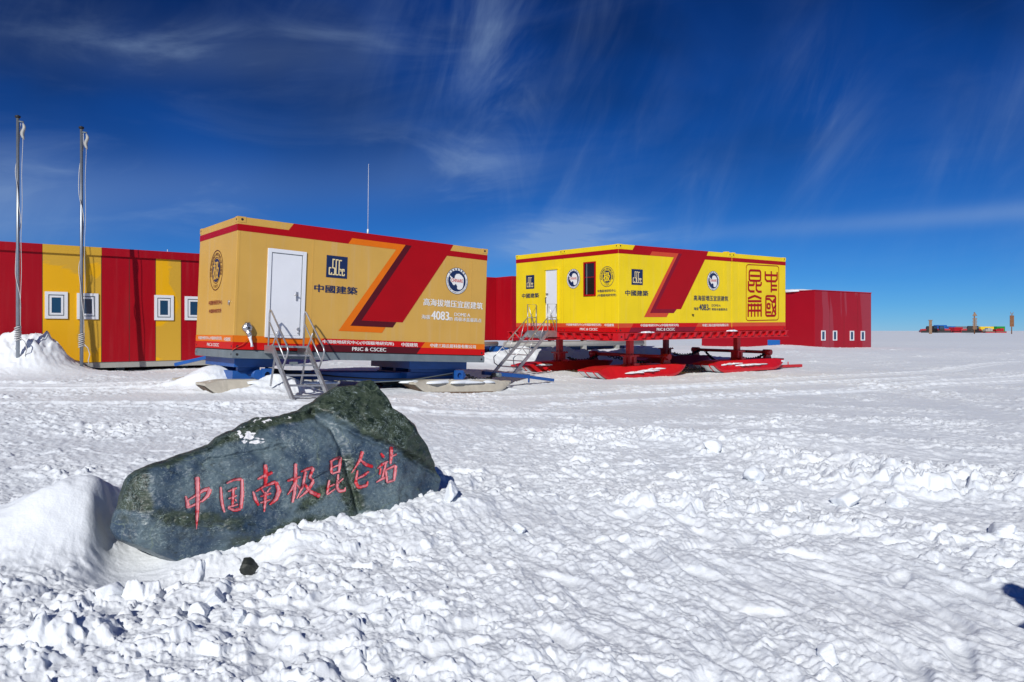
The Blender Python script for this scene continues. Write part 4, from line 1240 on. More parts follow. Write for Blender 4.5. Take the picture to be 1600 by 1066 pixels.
def ground_height(x, y):
    r = np.hypot(x, y)
    h = base_height(x, y)
    smooth = np.zeros_like(x)                 # 1 where wind packed the surface smooth
    # drift on the left of the boulder and the scoop beside it
    g1 = agauss(x, y, -3.0, 5.38, .52, .60, .26, .34, R(22)) * (1 + .12 * fbm(x * 3, y * 3, 3, 14))
    la = (x + 3.05) * math.cos(R(18)) + (y - 5.36) * math.sin(R(18)) + .05 * perlin(x * 2.2, y * 2.2, 15) + .02 * perlin(x * 8, y * 8, 16)
    g1 = g1 / (1 + np.exp(np.clip((la - .17) / .030, -30, 30))); h += .40 * g1; smooth = np.maximum(smooth, np.clip(g1 * 2.0, 0, 1))
    g2 = gauss(x, y, -4.4, 5.2, .8, .5); h += .05 * g2; smooth = np.maximum(smooth, np.clip(g2 * 1.2, 0, 1))
    g3 = gauss(x, y, -2.52, 4.98, .20, .32, R(20)); h -= .12 * g3; smooth = np.maximum(smooth, np.clip(g3 * 1.5, 0, 1))
    g4 = gauss(x, y, -2.0, 4.80, .42, .13, R(25)); h -= .07 * g4; smooth = np.maximum(smooth, np.clip(g4 * 1.3, 0, 1))
    # snow banked against the right half of the boulder
    A_ = (x + 1.68) * math.cos(R(38)) + (y - 5.22) * math.sin(R(38)); B_ = -(x + 1.68) * math.sin(R(38)) + (y - 5.22) * math.cos(R(38))
    A2 = A_ + .10 * perlin(x * 4, y * 4, 17) + .05 * perlin(x * 11, y * 11, 18)
    g5 = 1 / (1 + np.exp(np.clip(-A2 / .028, -30, 30))) / (1 + np.exp(np.clip((A_ - 1.75) / .16, -30, 30))) * np.exp(-(np.maximum(-B_ - .02, 0) / (.36 + .10 * perlin(x * 2, y * 2, 19))) ** 2) / (1 + np.exp(np.clip((B_ - .7) / .1, -30, 30)))
    h += .085 * g5 * (1 + .25 * fbm(x * 4, y * 4, 3, 20))
    h -= .07 * gauss(x, y, -1.95, 4.98, .24, .16, R(35))
    g7 = gauss(x, y, -.35, 6.35, .30, .25, R(30)); h += .05 * g7
    # snow behind the boulder reaching its shoulder
    g8 = gauss(x, y, -2.9, 6.35, .7, .35, R(35)); h += .22 * g8; smooth = np.maximum(smooth, np.clip(g8 * 1.6, 0, 1))
    # pile between the flagpoles
    pl = agauss(x, y, -11.75, 18.85, .95, .42, .60, .7)
    lumps = 1 + .42 * fbm(x * 2.3, y * 2.3, 4, 91) + .16 * fbm(x * 5, y * 5, 3, 92, .5, True)
    h += .68 * pl * lumps + .22 * gauss(x, y, -12.1, 18.6, 1.6, .7); smooth = np.maximum(smooth, np.clip(pl * 1.3, 0, .9))
    g9 = gauss(x, y, -13.2, 18.6, .8, .5); h += .35 * g9; smooth = np.maximum(smooth, g9)
    # drifts around the left cabin's skis
    for cx, cy, sx, sy, rt, a in ((-4.72, 15.32, .50, .30, 38, .36), (-5.6, 16.2, .6, .4, 38, .24), (-6.25, 15.55, .42, .34, 38, .36), (-6.3, 17.6, .8, .5, 30, .28), (-2.7, 17.6, .7, .3, 38, .06), (.3, 19.6, .7, .3, 35, .10), (-3.5, 23, 1.6, .6, 30, .12)):
        g = gauss(x, y, cx, cy, sx, sy, R(rt)); h += a * g; smooth = np.maximum(smooth, np.clip(g * .8, 0, 1))
    # mounds behind the yellow cabin's legs and along the far buildings
    for cx, cy, sx, sy, a in ((.3, 29.5, .8, .5, .45), (1.8, 30.5, .9, .5, .55), (3.6, 31.5, 1.1, .6, .45), (5.4, 32.5, .9, .6, .5), (-1.0, 28.5, .9, .5, .35), (6.6, 33.5, .9, .6, .3)):
        g = gauss(x, y, cx, cy, sx, sy, R(25)); h += a * g * (1 + .35 * fbm(x * 1.6, y * 1.6, 3, 55))
    bank = 0
    for cx, cy, sx, sy, a in ((2.6, 10.0, .75, .35, .13), (3.0, 8.5, .55, .35, .12), (3.35, 7.2, .75, .35, .15), (4.4, 7.5, .8, .4, .12), (3.9, 9.8, 1.2, .4, .09), (5.2, 6.6, .8, .4, .10), (1.5, 6.1, .9, .2, .07)):
        g = gauss(x, y, cx, cy, sx, sy, R(-20)); h += .55 * a * g * (1 + .5 * fbm(x * 2.6, y * 2.6, 3, 56)); bank = bank + g
    g = gauss(x, y, 15.0, 41.5, 1.3, 1.0, R(-40)); h += .16 * g
    # ---- broken surface
    dm = fbm(x * .55, y * .55, 3, 5)
    rough = np.clip(.46 + 1.15 * dm + .25 * fbm(x * 1.7, y * 1.7, 2, 6), .06, 1.2)
    rough += .62 * np.clip(bank, 0, 1) + .30 * gauss(x, y, 3.0, 7.2, 2.2, 1.5) + .5 * gauss(x, y, -1.8, 3.7, 1.3, .45) + .3 * gauss(x, y, .6, 7.8, .8, .9)
    rough *= (1 - .6 * gauss(x, y, 2.3, 3.6, .9, .75, R(-20))) * (1 - .35 * gauss(x, y, .8, 5.2, 1.3, 1.5))
    rough *= 1 - .30 * np.clip((r - 9) / 10, 0, 1)
    tr = fbm((x * .94 - y * .34) * .12, (x * .34 + y * .94) * .9, 3, 31)      # long packed vehicle lanes
    lane = np.clip((tr + .02) * 3.5, 0, 1) * np.clip((r - 7) / 4, 0, 1)
    rough *= 1 - .8 * lane
    rough = rough * (1 - .9 * smooth) + .40 * g5
    near = r < 60
    X, Y, Q = x[near], y[near], rough[near]
    wx = X + .035 * perlin(X * 7, Y * 7, 3) + .012 * perlin(X * 21, Y * 21, 4); wy = Y + .035 * perlin(X * 7 + 40, Y * 7, 3) + .012 * perlin(X * 21 + 9, Y * 21, 4)
    hh = .040 * fbm(X * 1.3, Y * 1.3, 4, 11) * np.clip(Q + .25, 0, 1.2)
    m1 = np.clip(fbm(X * .9, Y * .9, 2, 77) * 1.6 + .45, 0, 1)
    hh += .075 * blocks(wx, wy * 1.2, .34, 1, .38, .42) * Q * m1 * (.4 + .6 * np.clip(Q, 0, 1))
    hh += .038 * blocks(wx, wy * 1.25, .16, 2, .50, .42) * Q
    hh += .021 * blocks(wx, wy * 1.25, .078, 3, .56, .5) * np.clip(Q + .08, 0, 1.2)
    f = X * X + Y * Y < 14 ** 2
    t = np.zeros_like(hh)
    t[f] = .009 * blocks(wx[f], wy[f] * 1.2, .038, 4, .6, .6) * np.clip(Q[f] + .1, 0, 1)
    hh += t
    # sastrugi: low wind-cut steps running to the lower right
    u = X * .36 - Y * .93; v = X * .93 + Y * .36
    wv = v + .10 * perlin(u * 1.1, v * 1.4, 22)
    sas = fbm(u * 1.5, wv * 6.0, 4, 21, .5, True)
    rip = gauss(X, Y, 1.2, 4.6, 1.7, 1.7) + .5 * gauss(X, Y, 2.2, 3.3, 1.2, .8)
    hh += (.016 + .022 * rip) * np.clip(sas, -.35, 1) * np.clip(1.15 - .45 * Q, .25, 1) * (1 - smooth[near]) * np.clip(1.3 - np.hypot(X, Y) / 18, .25, 1)
    hh += (.006 * fbm(X * 14, Y * 14, 4, 41, .6) + .007 * fbm(X * 9, Y * 17, 4, 43, .6, True) * np.clip(Q + .2, 0, 1)) * (1 - .85 * smooth[near])
    hh += .02 * smooth[near] * fbm(X * .9 + .3 * Y, Y * 2.4, 3, 61) + .0035 * smooth[near] * fbm(X * 6, Y * 22, 2, 62)
    # boot prints
    rp = random.Random(12)
    for k in range(110):
        D = rp.uniform(2.6, 11); az_ = R(rp.uniform(-34, 36)); cx, cy = D * math.sin(az_), D * math.cos(az_); an = rp.uniform(0, 3.14)
        if -3.6 < cx < .2 and 4.3 < cy < 7.0: continue
        sel = np.nonzero((np.abs(X - cx) < .26) & (np.abs(Y - cy) < .26))[0]
        if len(sel) == 0: continue
        a = (X[sel] - cx) * math.cos(an) + (Y[sel] - cy) * math.sin(an); b = -(X[sel] - cx) * math.sin(an) + (Y[sel] - cy) * math.cos(an)
        q = (np.abs(a) / .15) ** 3 + (np.abs(b) / (.055 - .012 * np.clip(a / .15, -1, 1) ** 2)) ** 3
        dip = 1 / (1 + q ** 2); rim = np.exp(-((q ** .33 - 1.25) / .22) ** 2)
        hh[sel] = hh[sel] * (1 - .65 * dip) - .020 * dip + .004 * rim * (.5 + fbm(X[sel] * 20, Y[sel] * 20, 2, 8))
    # cleated ruts across the middle ground
    for (ax, ay), (bx, by), wd in (((-13, 15.2), (-1, 14.7), .22), ((-14, 16.3), (-6, 15.8), .2), ((-2, 15.5), (14, 24), .25), ((0, 14.2), (16, 22.5), .25), ((-12, 12.4), (2, 13.0), .25), ((2, 18.5), (22, 31), .3), ((5, 17), (26, 29.5), .3)):
        L_ = math.hypot(bx - ax, by - ay); tx, ty = (bx - ax) / L_, (by - ay) / L_
        s_ = (X - ax) * tx + (Y - ay) * ty; dd = -(X - ax) * ty + (Y - ay) * tx + .15 * np.sin(s_ * .5)
        env = np.exp(-(dd / wd) ** 4) * np.clip(s_ / 1.5, 0, 1) * np.clip((L_ - s_) / 1.5, 0, 1)
        cle = np.abs(((s_ / .42) % 1) - .5) * 2
        hh += env * (-.035 + .028 * np.clip(cle * 2 - .6, 0, 1)) + .03 * np.exp(-((np.abs(dd) - wd * 1.25) / .09) ** 2) * np.clip(s_ / 1.5, 0, 1) * np.clip((L_ - s_) / 1.5, 0, 1)
    h[near] += hh * np.clip((60 - r[near]) / 15, 0, 1)
    fr_ = ~near
    h[fr_] += .10 * fbm(x[fr_] * .05, y[fr_] * .12, 3, 71) * np.clip((r[fr_] - 60) / 20, 0, 1) * np.clip(1.6 - r[fr_] / 600, .1, 1)
    return h


def build_ground():
    fine = np.linspace(-38.5, 38.5, 1060)
    side = np.concatenate([np.linspace(-180, -38.5, 96)[:-1], fine, np.linspace(38.5, 180, 96)[1:-1]])
    th = np.radians(side)
    rad = np.concatenate([np.linspace(.05, 2.3, 14)[:-1], 2.3 * (48 / 2.3) ** np.linspace(0, 1, 1280), 48 * (6000 / 48) ** np.linspace(0, 1, 190)[1:]])
    T, Rr = np.meshgrid(th, rad)
    x = (np.sin(T) * Rr).ravel(); y = (np.cos(T) * Rr).ravel()
    z = ground_height(x, y)
    nr, ntt = Rr.shape
    co = np.stack([x, y, z], 1).astype(np.float32)
    i = np.arange(nr - 1)[:, None] * ntt; j = np.arange(ntt)[None, :]; j2 = (j + 1) % ntt
    q = np.stack([i + j, i + j2, i + ntt + j2, i + ntt + j], -1).reshape(-1, 4).astype(np.int32)
    q = q[:, ::-1]
    me = bpy.data.meshes.new('snow_ground')
    me.vertices.add(len(co)); me.vertices.foreach_set('co', co.ravel())
    me.loops.add(q.size); me.loops.foreach_set('vertex_index', np.ascontiguousarray(q).ravel())
    me.polygons.add(len(q)); me.polygons.foreach_set('loop_start', np.arange(0, q.size, 4, dtype=np.int32))
    try: me.polygons.foreach_set('loop_total', np.full(len(q), 4, dtype=np.int32))
    except Exception: pass
    me.polygons.foreach_set('use_smooth', np.ones(len(q), dtype=bool))
    me.materials.append(M['snow'])
    me.update(calc_edges=True)
    o = bpy.data.objects.new('snow_ground', me); col.objects.link(o)
    tag(o, 'trampled white snow field stretching to the horizon', 'snow', kind='structure')
    return o


def gz(x, y): return float(ground_height(np.array([float(x)]), np.array([float(y)]))[0])


# ================================================================== BOULDER
def boulder():
    yaw = R(35); lean = R(14)
    O = Vector((-2.66, 5.02, 0)); U = Vector((math.cos(yaw), math.sin(yaw), 0))
    Nn = Vector((math.sin(yaw) * math.cos(lean), -math.cos(yaw) * math.cos(lean), math.sin(lean))); V = Nn.cross(U)
    C = Vector((0, 0, EYE))
    def plane(px, py):
        d_ = Vector(((px - 800) / F, 1, (517 - py) / F)); t = (O - C).dot(Nn) / d_.dot(Nn); p = C + d_ * t - O
        return np.array((p.dot(U), p.dot(V)))
    Z = lambda X, Y: (150 + X / 2.807, 580 + Y / 2.807)
    OUT = [(62, 690), (70, 655), (80, 620), (95, 590), (105, 555), (112, 525), (125, 480), (145, 458), (170, 440), (235, 412), (300, 390), (380, 362), (440, 342), (490, 325), (520, 297), (560, 275), (600, 258), (640, 232), (700, 207), (750, 202), (800, 200), (818, 192), (845, 188), (880, 175), (920, 150), (955, 132), (985, 102), (1040, 76), (1100, 66), (1143, 70), (1152, 50), (1185, 42), (1208, 62), (1225, 92), (1252, 125), (1268, 160), (1295, 180), (1330, 202), (1368, 238), (1395, 292), (1428, 338), (1446, 388), (1475, 430), (1498, 478), (1480, 540), (1400, 610), (1250, 680), (1100, 740), (960, 800), (800, 842), (700, 846), (640, 836), (540, 840), (430, 850), (340, 840), (260, 812), (170, 772), (100, 742), (70, 712)]
    pts = np.array([plane(*Z(*p)) for p in OUT])
    # resample the outline evenly
    P2 = np.vstack([pts, pts[:1]]); seg = np.hypot(*np.diff(P2, axis=0).T); cum = np.concatenate([[0], np.cumsum(seg)])
    n = 760
    s = np.linspace(0, cum[-1], n, endpoint=False)
    bd = np.stack([np.interp(s, cum, P2[:, 0]), np.interp(s, cum, P2[:, 1])], 1)
    bd = (bd * 2 + np.roll(bd, 1, 0) + np.roll(bd, -1, 0)) / 4
    jit = fbm(s * 9, s * 0 + 3.3, 4, 201) + .9 * fbm(s * 4, s * 0 + 8.1, 3, 202, .5, True)
    A = plane(*Z(330, 690)); B = plane(*Z(1150, 400))
    ab = B - A; tt = np.clip(((bd - A) @ ab) / (ab @ ab), 0, 1); ax = A + tt[:, None] * ab
    dirv = bd - ax; bd = ax + dirv * (1 + .020 * jit[:, None])
    Kr = 135
    CH = {
        'zhong': [([(392, 548), (400, 575), (403, 602)], [8, 15, 17]), ([(402, 566), (445, 540), (470, 522), (500, 516)], [8, 11, 14, 17]), ([(500, 516), (490, 545), (462, 574)], [18, 16, 8]), ([(404, 598), (440, 582), (465, 568)], [10, 10, 8]), ([(443, 464), (446, 560), (442, 640), (440, 694)], [20, 18, 13, 3])],
        'guo': [([(546, 508), (549, 560), (554, 590), (563, 620)], [9, 13, 12, 8]), ([(572, 492), (605, 476), (640, 474)], [7, 10, 12]), ([(640, 474), (641, 540), (634, 604)], [12, 16, 14]), ([(634, 604), (606, 611), (578, 600)], [14, 12, 8]), ([(578, 528), (618, 512)], [8, 9]), ([(580, 560), (617, 545)], [8, 8]), ([(601, 514), (598, 594)], [12, 10]), ([(578, 598), (622, 584)], [9, 9]), ([(610, 562), (616, 572)], [8, 6])],
        'nan': [([(708, 474), (740, 458), (774, 444)], [8, 14, 12]), ([(742, 410), (744, 460), (742, 505)], [16, 17, 12]), ([(688, 528), (697, 560), (713, 590)], [8, 14, 10]), ([(700, 528), (740, 503), (788, 486)], [8, 10, 14]), ([(788, 486), (802, 525), (788, 562), (760, 586)], [14, 19, 17, 8]), ([(726, 520), (738, 537)], [7, 8]), ([(764, 510), (750, 532)], [8, 7]), ([(720, 550), (768, 536)], [8, 9]), ([(720, 578), (764, 563)], [8, 8]), ([(743, 530), (740, 575), (737, 618)], [12, 13, 6])],
        'ji': [([(838, 482), (866, 472), (896, 463)], [8, 13, 8]), ([(874, 406), (874, 480), (868, 540), (860, 577)], [13, 15, 14, 10]), ([(872, 488), (856, 520), (838, 543)], [10, 11, 4]), ([(880, 498), (898, 520)], [8, 10]), ([(898, 442), (925, 430), (953, 424)], [7, 11, 13]), ([(953, 424), (936, 466), (954, 482)], [13, 11, 10]), ([(954, 482), (930, 522), (890, 556)], [12, 13, 5]), ([(918, 440), (906, 505), (880, 560)], [12, 11, 5]), ([(908, 488), (940, 530), (982, 549)], [8, 15, 18])],
        'kun': [([(1030, 394), (1032, 452)], [10, 10]), ([(1026, 398), (1048, 385), (1072, 378)], [8, 9, 12]), ([(1072, 378), (1068, 415), (1064, 446)], [12, 13, 9]), ([(1034, 424), (1064, 412)], [7, 7]), ([(1034, 450), (1066, 440)], [8, 8]), ([(1022, 478), (1016, 515), (1012, 542)], [8, 11, 9]), ([(1020, 508), (1046, 496)], [7, 7]), ([(1012, 542), (1048, 516)], [9, 6]), ([(1062, 452), (1056, 510), (1066, 527), (1090, 524), (1094, 508)], [9, 12, 13, 11, 4]), ([(1060, 492), (1084, 470)], [9, 7])],
        'lun': [([(1168, 352), (1156, 392), (1120, 448)], [14, 12, 3]), ([(1158, 388), (1182, 410), (1214, 420)], [6, 14, 12]), ([(1196, 440), (1172, 458), (1148, 470)], [8, 11, 8]), ([(1146, 436), (1138, 488), (1150, 510), (1186, 502), (1192, 482)], [8, 12, 13, 12, 4])],
        'zhan': [([(1248, 360), (1262, 380)], [8, 12]), ([(1234, 428), (1256, 408), (1280, 396)], [7, 11, 8]), ([(1248, 425), (1244, 455)], [8, 9]), ([(1272, 398), (1262, 440), (1254, 472)], [8, 10, 8]), ([(1228, 488), (1254, 472), (1280, 462)], [5, 11, 8]), ([(1294, 332), (1294, 370), (1290, 408)], [13, 14, 9]), ([(1292, 376), (1318, 364)], [7, 9]), ([(1270, 438), (1276, 488)], [9, 10]), ([(1268, 434), (1290, 424), (1314, 414)], [8, 9, 12]), ([(1314, 414), (1310, 450), (1306, 482)], [12, 13, 9]), ([(1274, 488), (1308, 478)], [10, 9])]}
    SAMP = []
    for strokes in CH.values():
        for pts_, wd in strokes:
            P_ = np.array(pts_, float); sg = np.concatenate([[0], np.cumsum(np.hypot(*np.diff(P_, axis=0).T))])
            for q in np.linspace(0, sg[-1], max(3, int(sg[-1] / 3))):
                SAMP.append((np.interp(q, sg, P_[:, 0]), np.interp(q, sg, P_[:, 1]), np.interp(q, sg, wd) * .62))
    SAMP = np.array(SAMP)

    def carve(z):
        out = np.zeros(len(z))
        m = (z[:, 0] > 370) & (z[:, 0] < 1340) & (z[:, 1] > 310) & (z[:, 1] < 720)
        if m.any():
            q = z[m]; d_ = np.hypot(q[:, None, 0] - SAMP[None, :, 0], q[:, None, 1] - SAMP[None, :, 1]) / SAMP[None, :, 2]
            out[m] = np.clip(1 - d_.min(1) ** 2, 0, 1) ** .6
        return out
    verts = []
    def toz(uv):       # back to the zoomed drawing coordinates
        w_ = np.array(O)[None] + uv[:, :1] * np.array(U)[None] + uv[:, 1:] * np.array(V)[None]
        px = 800 + F * w_[:, 0] / w_[:, 1]; py = 517 - F * (w_[:, 2] - EYE) / w_[:, 1]
        return np.stack([(px - 150) * 2.807, (py - 580) * 2.807], 1)
    def px_of(w_):
        px = 800 + F * w_[:, 0] / w_[:, 1]; py = 517 - F * (w_[:, 2] - EYE) / w_[:, 1]
        return np.stack([(px - 150) * 2.807, (py - 580) * 2.807], 1)
    def gz2(z, cx, cy, sx, sy, rot=0):
        c, s_ = math.cos(R(rot)), math.sin(R(rot)); a = ((z[:, 0] - cx) * c + (z[:, 1] - cy) * s_) / sx; b = (-(z[:, 0] - cx) * s_ + (z[:, 1] - cy) * c) / sy
        return np.exp(-.5 * (a * a + b * b))
    def sideof(z, a, b, soft):  # >0 left of the line a->b in drawing coordinates
        d_ = ((b[0] - a[0]) * (z[:, 1] - a[1]) - (b[1] - a[1]) * (z[:, 0] - a[0])) / math.hypot(b[0] - a[0], b[1] - a[1])
        return 1 / (1 + np.exp(np.clip(d_ / soft, -30, 30)))
    ol = []; sn = []
    for side in (0, 1):
        for k in range(Kr + 1):
            t = (k / Kr) ** 1.25; sc_ = 1 - t
            if side == 1 and k == 0: continue
            uv = ax + (bd - ax) * max(sc_, 0.0)
            z = toz(uv)
            if side == 0:
                prof = (1 - sc_ ** 3.6) ** .55
                W0 = np.array(O)[None] + uv[:, :1] * np.array(U)[None] + uv[:, 1:] * np.array(V)[None]
                z = px_of(W0 + .23 * prof * np.array(Nn)[None])          # drawing coordinates of the front surface
                wz = z + np.stack([14 * fbm(z[:, 0] / 70, z[:, 1] / 70, 3, 261), 14 * fbm(z[:, 0] / 70 + 9, z[:, 1] / 70, 3, 262)], 1)

                def below(a, b):      # distance (drawing units) on the right-hand side of a->b seen with y downwards
                    return ((b[0] - a[0]) * (wz[:, 1] - a[1]) - (b[1] - a[1]) * (wz[:, 0] - a[0])) / math.hypot(b[0] - a[0], b[1] - a[1])
                face = .245 + .00002 * (wz[:, 0] - 700)
                pl_ = [face,
                       .245 - .00105 * np.maximum(below((238, 380), (258, 660)), -400),
                       .252 - .00055 * below((240, 585), (820, 735)),
                       .250 + .0013 * below((330, 402), (940, 212)),
                       .262 - .0011 * below((1440, 300), (1330, 600)) * -1 if False else .262 + .0011 * below((1345, 330), (1290, 640)),
                       .262 - .0009 * below((245, 590), (190, 800)),
                       .285 + .00065 * below((600, 470), (930, 395)) + .0 * z[:, 0]]
                dep = .37 * prof
                for q_ in pl_: dep = -.5 * (-(dep + q_) + np.sqrt((dep - q_) ** 2 + .010 ** 2))     # crisp intersection
                # the brow block at the upper right, standing proud over a crease
                bl = below((955, 172), (1395, 385)); inb = np.clip((z[:, 0] - 925) / 40, 0, 1) / (1 + np.exp(np.clip(bl / 5, -30, 30)))
                dep = dep + (.055 + .0003 * np.clip(bl, -120, 0)) * inb * np.clip(prof * 1.3, 0, 1)
                dep -= .030 * np.exp(-(np.clip(bl - 6, -50, 400) / 13) ** 2) * np.clip((z[:, 0] - 925) / 40, 0, 1)
                gr = np.full(len(z), 1e9)
                line = [(950, 185), (1020, 240), (1062, 300), (1088, 380), (1110, 470), (1135, 560), (1150, 650)]
                for a, b in zip(line[:-1], line[1:]):
                    a = np.array(a); b = np.array(b); q = b - a; tq = np.clip(((wz - a) @ q) / (q @ q), 0, 1); gr = np.minimum(gr, np.hypot(*(wz - a - tq[:, None] * q).T))
                dep -= .042 * np.exp(-(gr / 17) ** 2)
                dep += .030 * np.clip(1 - np.hypot((wz[:, 0] - 930) / 120, (wz[:, 1] - 275) / 85), 0, 1) ** .7
                dep -= .022 * np.exp(-(below((470, 400), (820, 330)) / 9) ** 2) * np.clip((z[:, 0] - 420) / 50, 0, 1) * np.clip((860 - z[:, 0]) / 50, 0, 1)
                dep -= .018 * np.exp(-(below((900, 520), (1060, 400)) / 9) ** 2) * np.clip((z[:, 0] - 860) / 50, 0, 1) * np.clip((1080 - z[:, 0]) / 40, 0, 1)
                e_ = np.clip(prof * 1.4, 0, 1)
                dep += (.013 * fbm(z[:, 0] / 140, z[:, 1] / 100, 4, 211) + .007 * fbm(z[:, 0] / 90 + .4 * z[:, 1] / 90, z[:, 1] / 50, 4, 212, .5, True) + .0035 * fbm(z[:, 0] / 16, z[:, 1] / 11, 4, 213)) * e_
                dep += (.016 * np.abs(perlin(z[:, 0] / 150 + z[:, 1] / 260, z[:, 1] / 105 - z[:, 0] / 300, 251)) - .004 * np.abs(perlin(z[:, 0] / 50 + 3, z[:, 1] / 38 + z[:, 0] / 90, 252))) * e_
                z = px_of(W0 + dep[:, None] * np.array(Nn)[None])
                dep -= .012 * carve(z)
                off = dep
            else:
                prof = (1 - sc_ ** 2.4) ** .6
                off = -(.48 * prof + .05 * fbm(uv[:, 0] * 3, uv[:, 1] * 3, 4, 221) * prof)
            p = np.array(O)[None] + uv[:, :1] * np.array(U)[None] + uv[:, 1:] * np.array(V)[None] + off[:, None] * np.array(Nn)[None]
            verts.append(p)
            nz = fbm(z[:, 0] / 170, z[:, 1] / 120, 4, 231)
            o_ = np.maximum.reduce([sideof(z, (960, 165), (1390, 390), 16) * np.clip((z[:, 0] - 880) / 80, 0, 1), sideof(z, (262, 640), (238, 400), 16) * np.clip((650 - z[:, 1] + .25 * (z[:, 0] - 150)) / 70, 0, 1), sideof(z, (280, 420), (900, 215), 14) * (z[:, 0] < 960),
                                    .80 * gz2(z, 470, 655, 250, 42, 4), .9 * gz2(z, 1120, 560, 45, 140, -8), .8 * gz2(z, 1000, 520, 120, 24, -38), .9 * sideof(z, (1520, 560), (760, 760), 24)[:] * 0 + .8 * gz2(z, 900, 690, 260, 34, -14)])
            ol.append(np.clip(o_ + .55 * nz + .25 * fbm(z[:, 0] / 40, z[:, 1] / 25, 3, 233), 0, 1) if side == 0 else np.full(len(z), .7))
            sn.append(np.clip((gz2(z, 655, 280, 50, 26, 18) + .8 * gz2(z, 700, 305, 45, 16, 10) + .9 * gz2(z, 740, 215, 80, 16, 5) + .7 * gz2(z, 840, 200, 20, 12)) - .72 + 1.3 * fbm(z[:, 0] / 22, z[:, 1] / 14, 3, 241), 0, 1) * (side == 0))
    co = np.vstack(verts); ol = np.concatenate(ol); sn = np.concatenate(sn)
    faces = []
    nf = Kr + 1
    for k in range(Kr):
        for j in range(n):
            a, b = k * n + j, k * n + (j + 1) % n
            faces.append((a, b, b + n, a + n))
    off = nf * n
    for k in range(Kr):
        for j in range(n):
            if k == 0: a, b = j, (j + 1) % n
            else: a, b = off + (k - 1) * n + j, off + (k - 1) * n + (j + 1) % n
            c, d_ = off + k * n + (j + 1) % n, off + k * n + j
            faces.append((b, a, d_, c))
    base = Vector((-1.65, 5.9, 0))
    root = bpy.data.objects.new('inscribed_boulder', None); root.location = base; col.objects.link(root)
    tag(root, 'large dark green and blue-grey boulder with red carved characters in the foreground snow', 'boulder')
    me = bpy.data.meshes.new('stone_body')
    me.from_pydata((co - np.array(base)).tolist(), [], faces)
    me.polygons.foreach_set('use_smooth', [True] * len(faces))
    for nm, arr in (('olive', ol), ('snowy', sn)):
        at = me.attributes.new(nm, 'FLOAT', 'POINT'); at.data.foreach_set('value', arr.astype(np.float32))
    me.materials.append(rock_mat())
    me.update()
    bm = bmesh.new(); bm.from_mesh(me); bmesh.ops.recalc_face_normals(bm, faces=bm.faces); bm.to_mesh(me); bm.free()
    ob = bpy.data.objects.new('stone_body', me); col.objects.link(ob); ob.parent = root
    bvh = BVHTree.FromPolygons([Vector(v) for v in co.tolist()], faces[:Kr * n])

    cm = carve_mat()
    kk = 0
    for nm, strokes in CH.items():
        mb = MB()
        for pts_, wd in strokes:
            P_ = np.array(pts_, float)
            seg = np.concatenate([[0], np.cumsum(np.hypot(*np.diff(P_, axis=0).T))])
            m_ = max(4, int(seg[-1] / 3.0))
            ss = np.linspace(0, seg[-1], m_)
            X = np.interp(ss, seg, P_[:, 0]); Y = np.interp(ss, seg, P_[:, 1]); Wd = np.interp(ss, seg, wd) * 1.12
            if m_ > 6:
                for _ in range(2):
                    X[1:-1] = (X[:-2] + 2 * X[1:-1] + X[2:]) / 4; Y[1:-1] = (Y[:-2] + 2 * Y[1:-1] + Y[2:]) / 4
            Wd = Wd * (1 + .10 * np.sin(ss * .35 + kk)); Wd[0] *= .55; Wd[-1] *= .5
            tx = np.gradient(X); ty = np.gradient(Y); l = np.hypot(tx, ty) + 1e-6
            kk += 1
            lift = .0018 + .0005 * (kk % 7)
            rings = []
            for q in range(m_):
                row = []
                for e in (-1, -.72, -.3, .3, .72, 1):
                    zx, zy = X[q] - ty[q] / l[q] * Wd[q] / 2 * e, Y[q] + tx[q] / l[q] * Wd[q] / 2 * e
                    dr = Vector((150 + zx / 2.807 - 800, F, 517 - (580 + zy / 2.807))).normalized()
                    hit = bvh.ray_cast(C, dr)[0]
                    p = hit if hit else C + dr * 5.6
                    row.append(p + Nn * lift)
                rings.append(row)
            i0 = len(mb.v)
            for r_ in rings: mb.v += [tuple(v - base) for v in r_]
            for q in range(m_ - 1):
                for e in range(5):
                    mb.f.append((i0 + q * 6 + e, i0 + (q + 1) * 6 + e, i0 + (q + 1) * 6 + e + 1, i0 + q * 6 + e + 1))
                    mb.mi.append(0 if e in (0, 4) else 1); mb.smooth.append(True)
        o = mb.build('carved_character', cm, root)
    # loose dark stone at the boulder's foot
    st = rubble('stone', (-1.655, 4.76, .02), (.10, .06, .06), 5, rock_dark())
    tag(st, 'small dark stone in the snow at the foot of the boulder', 'stone')


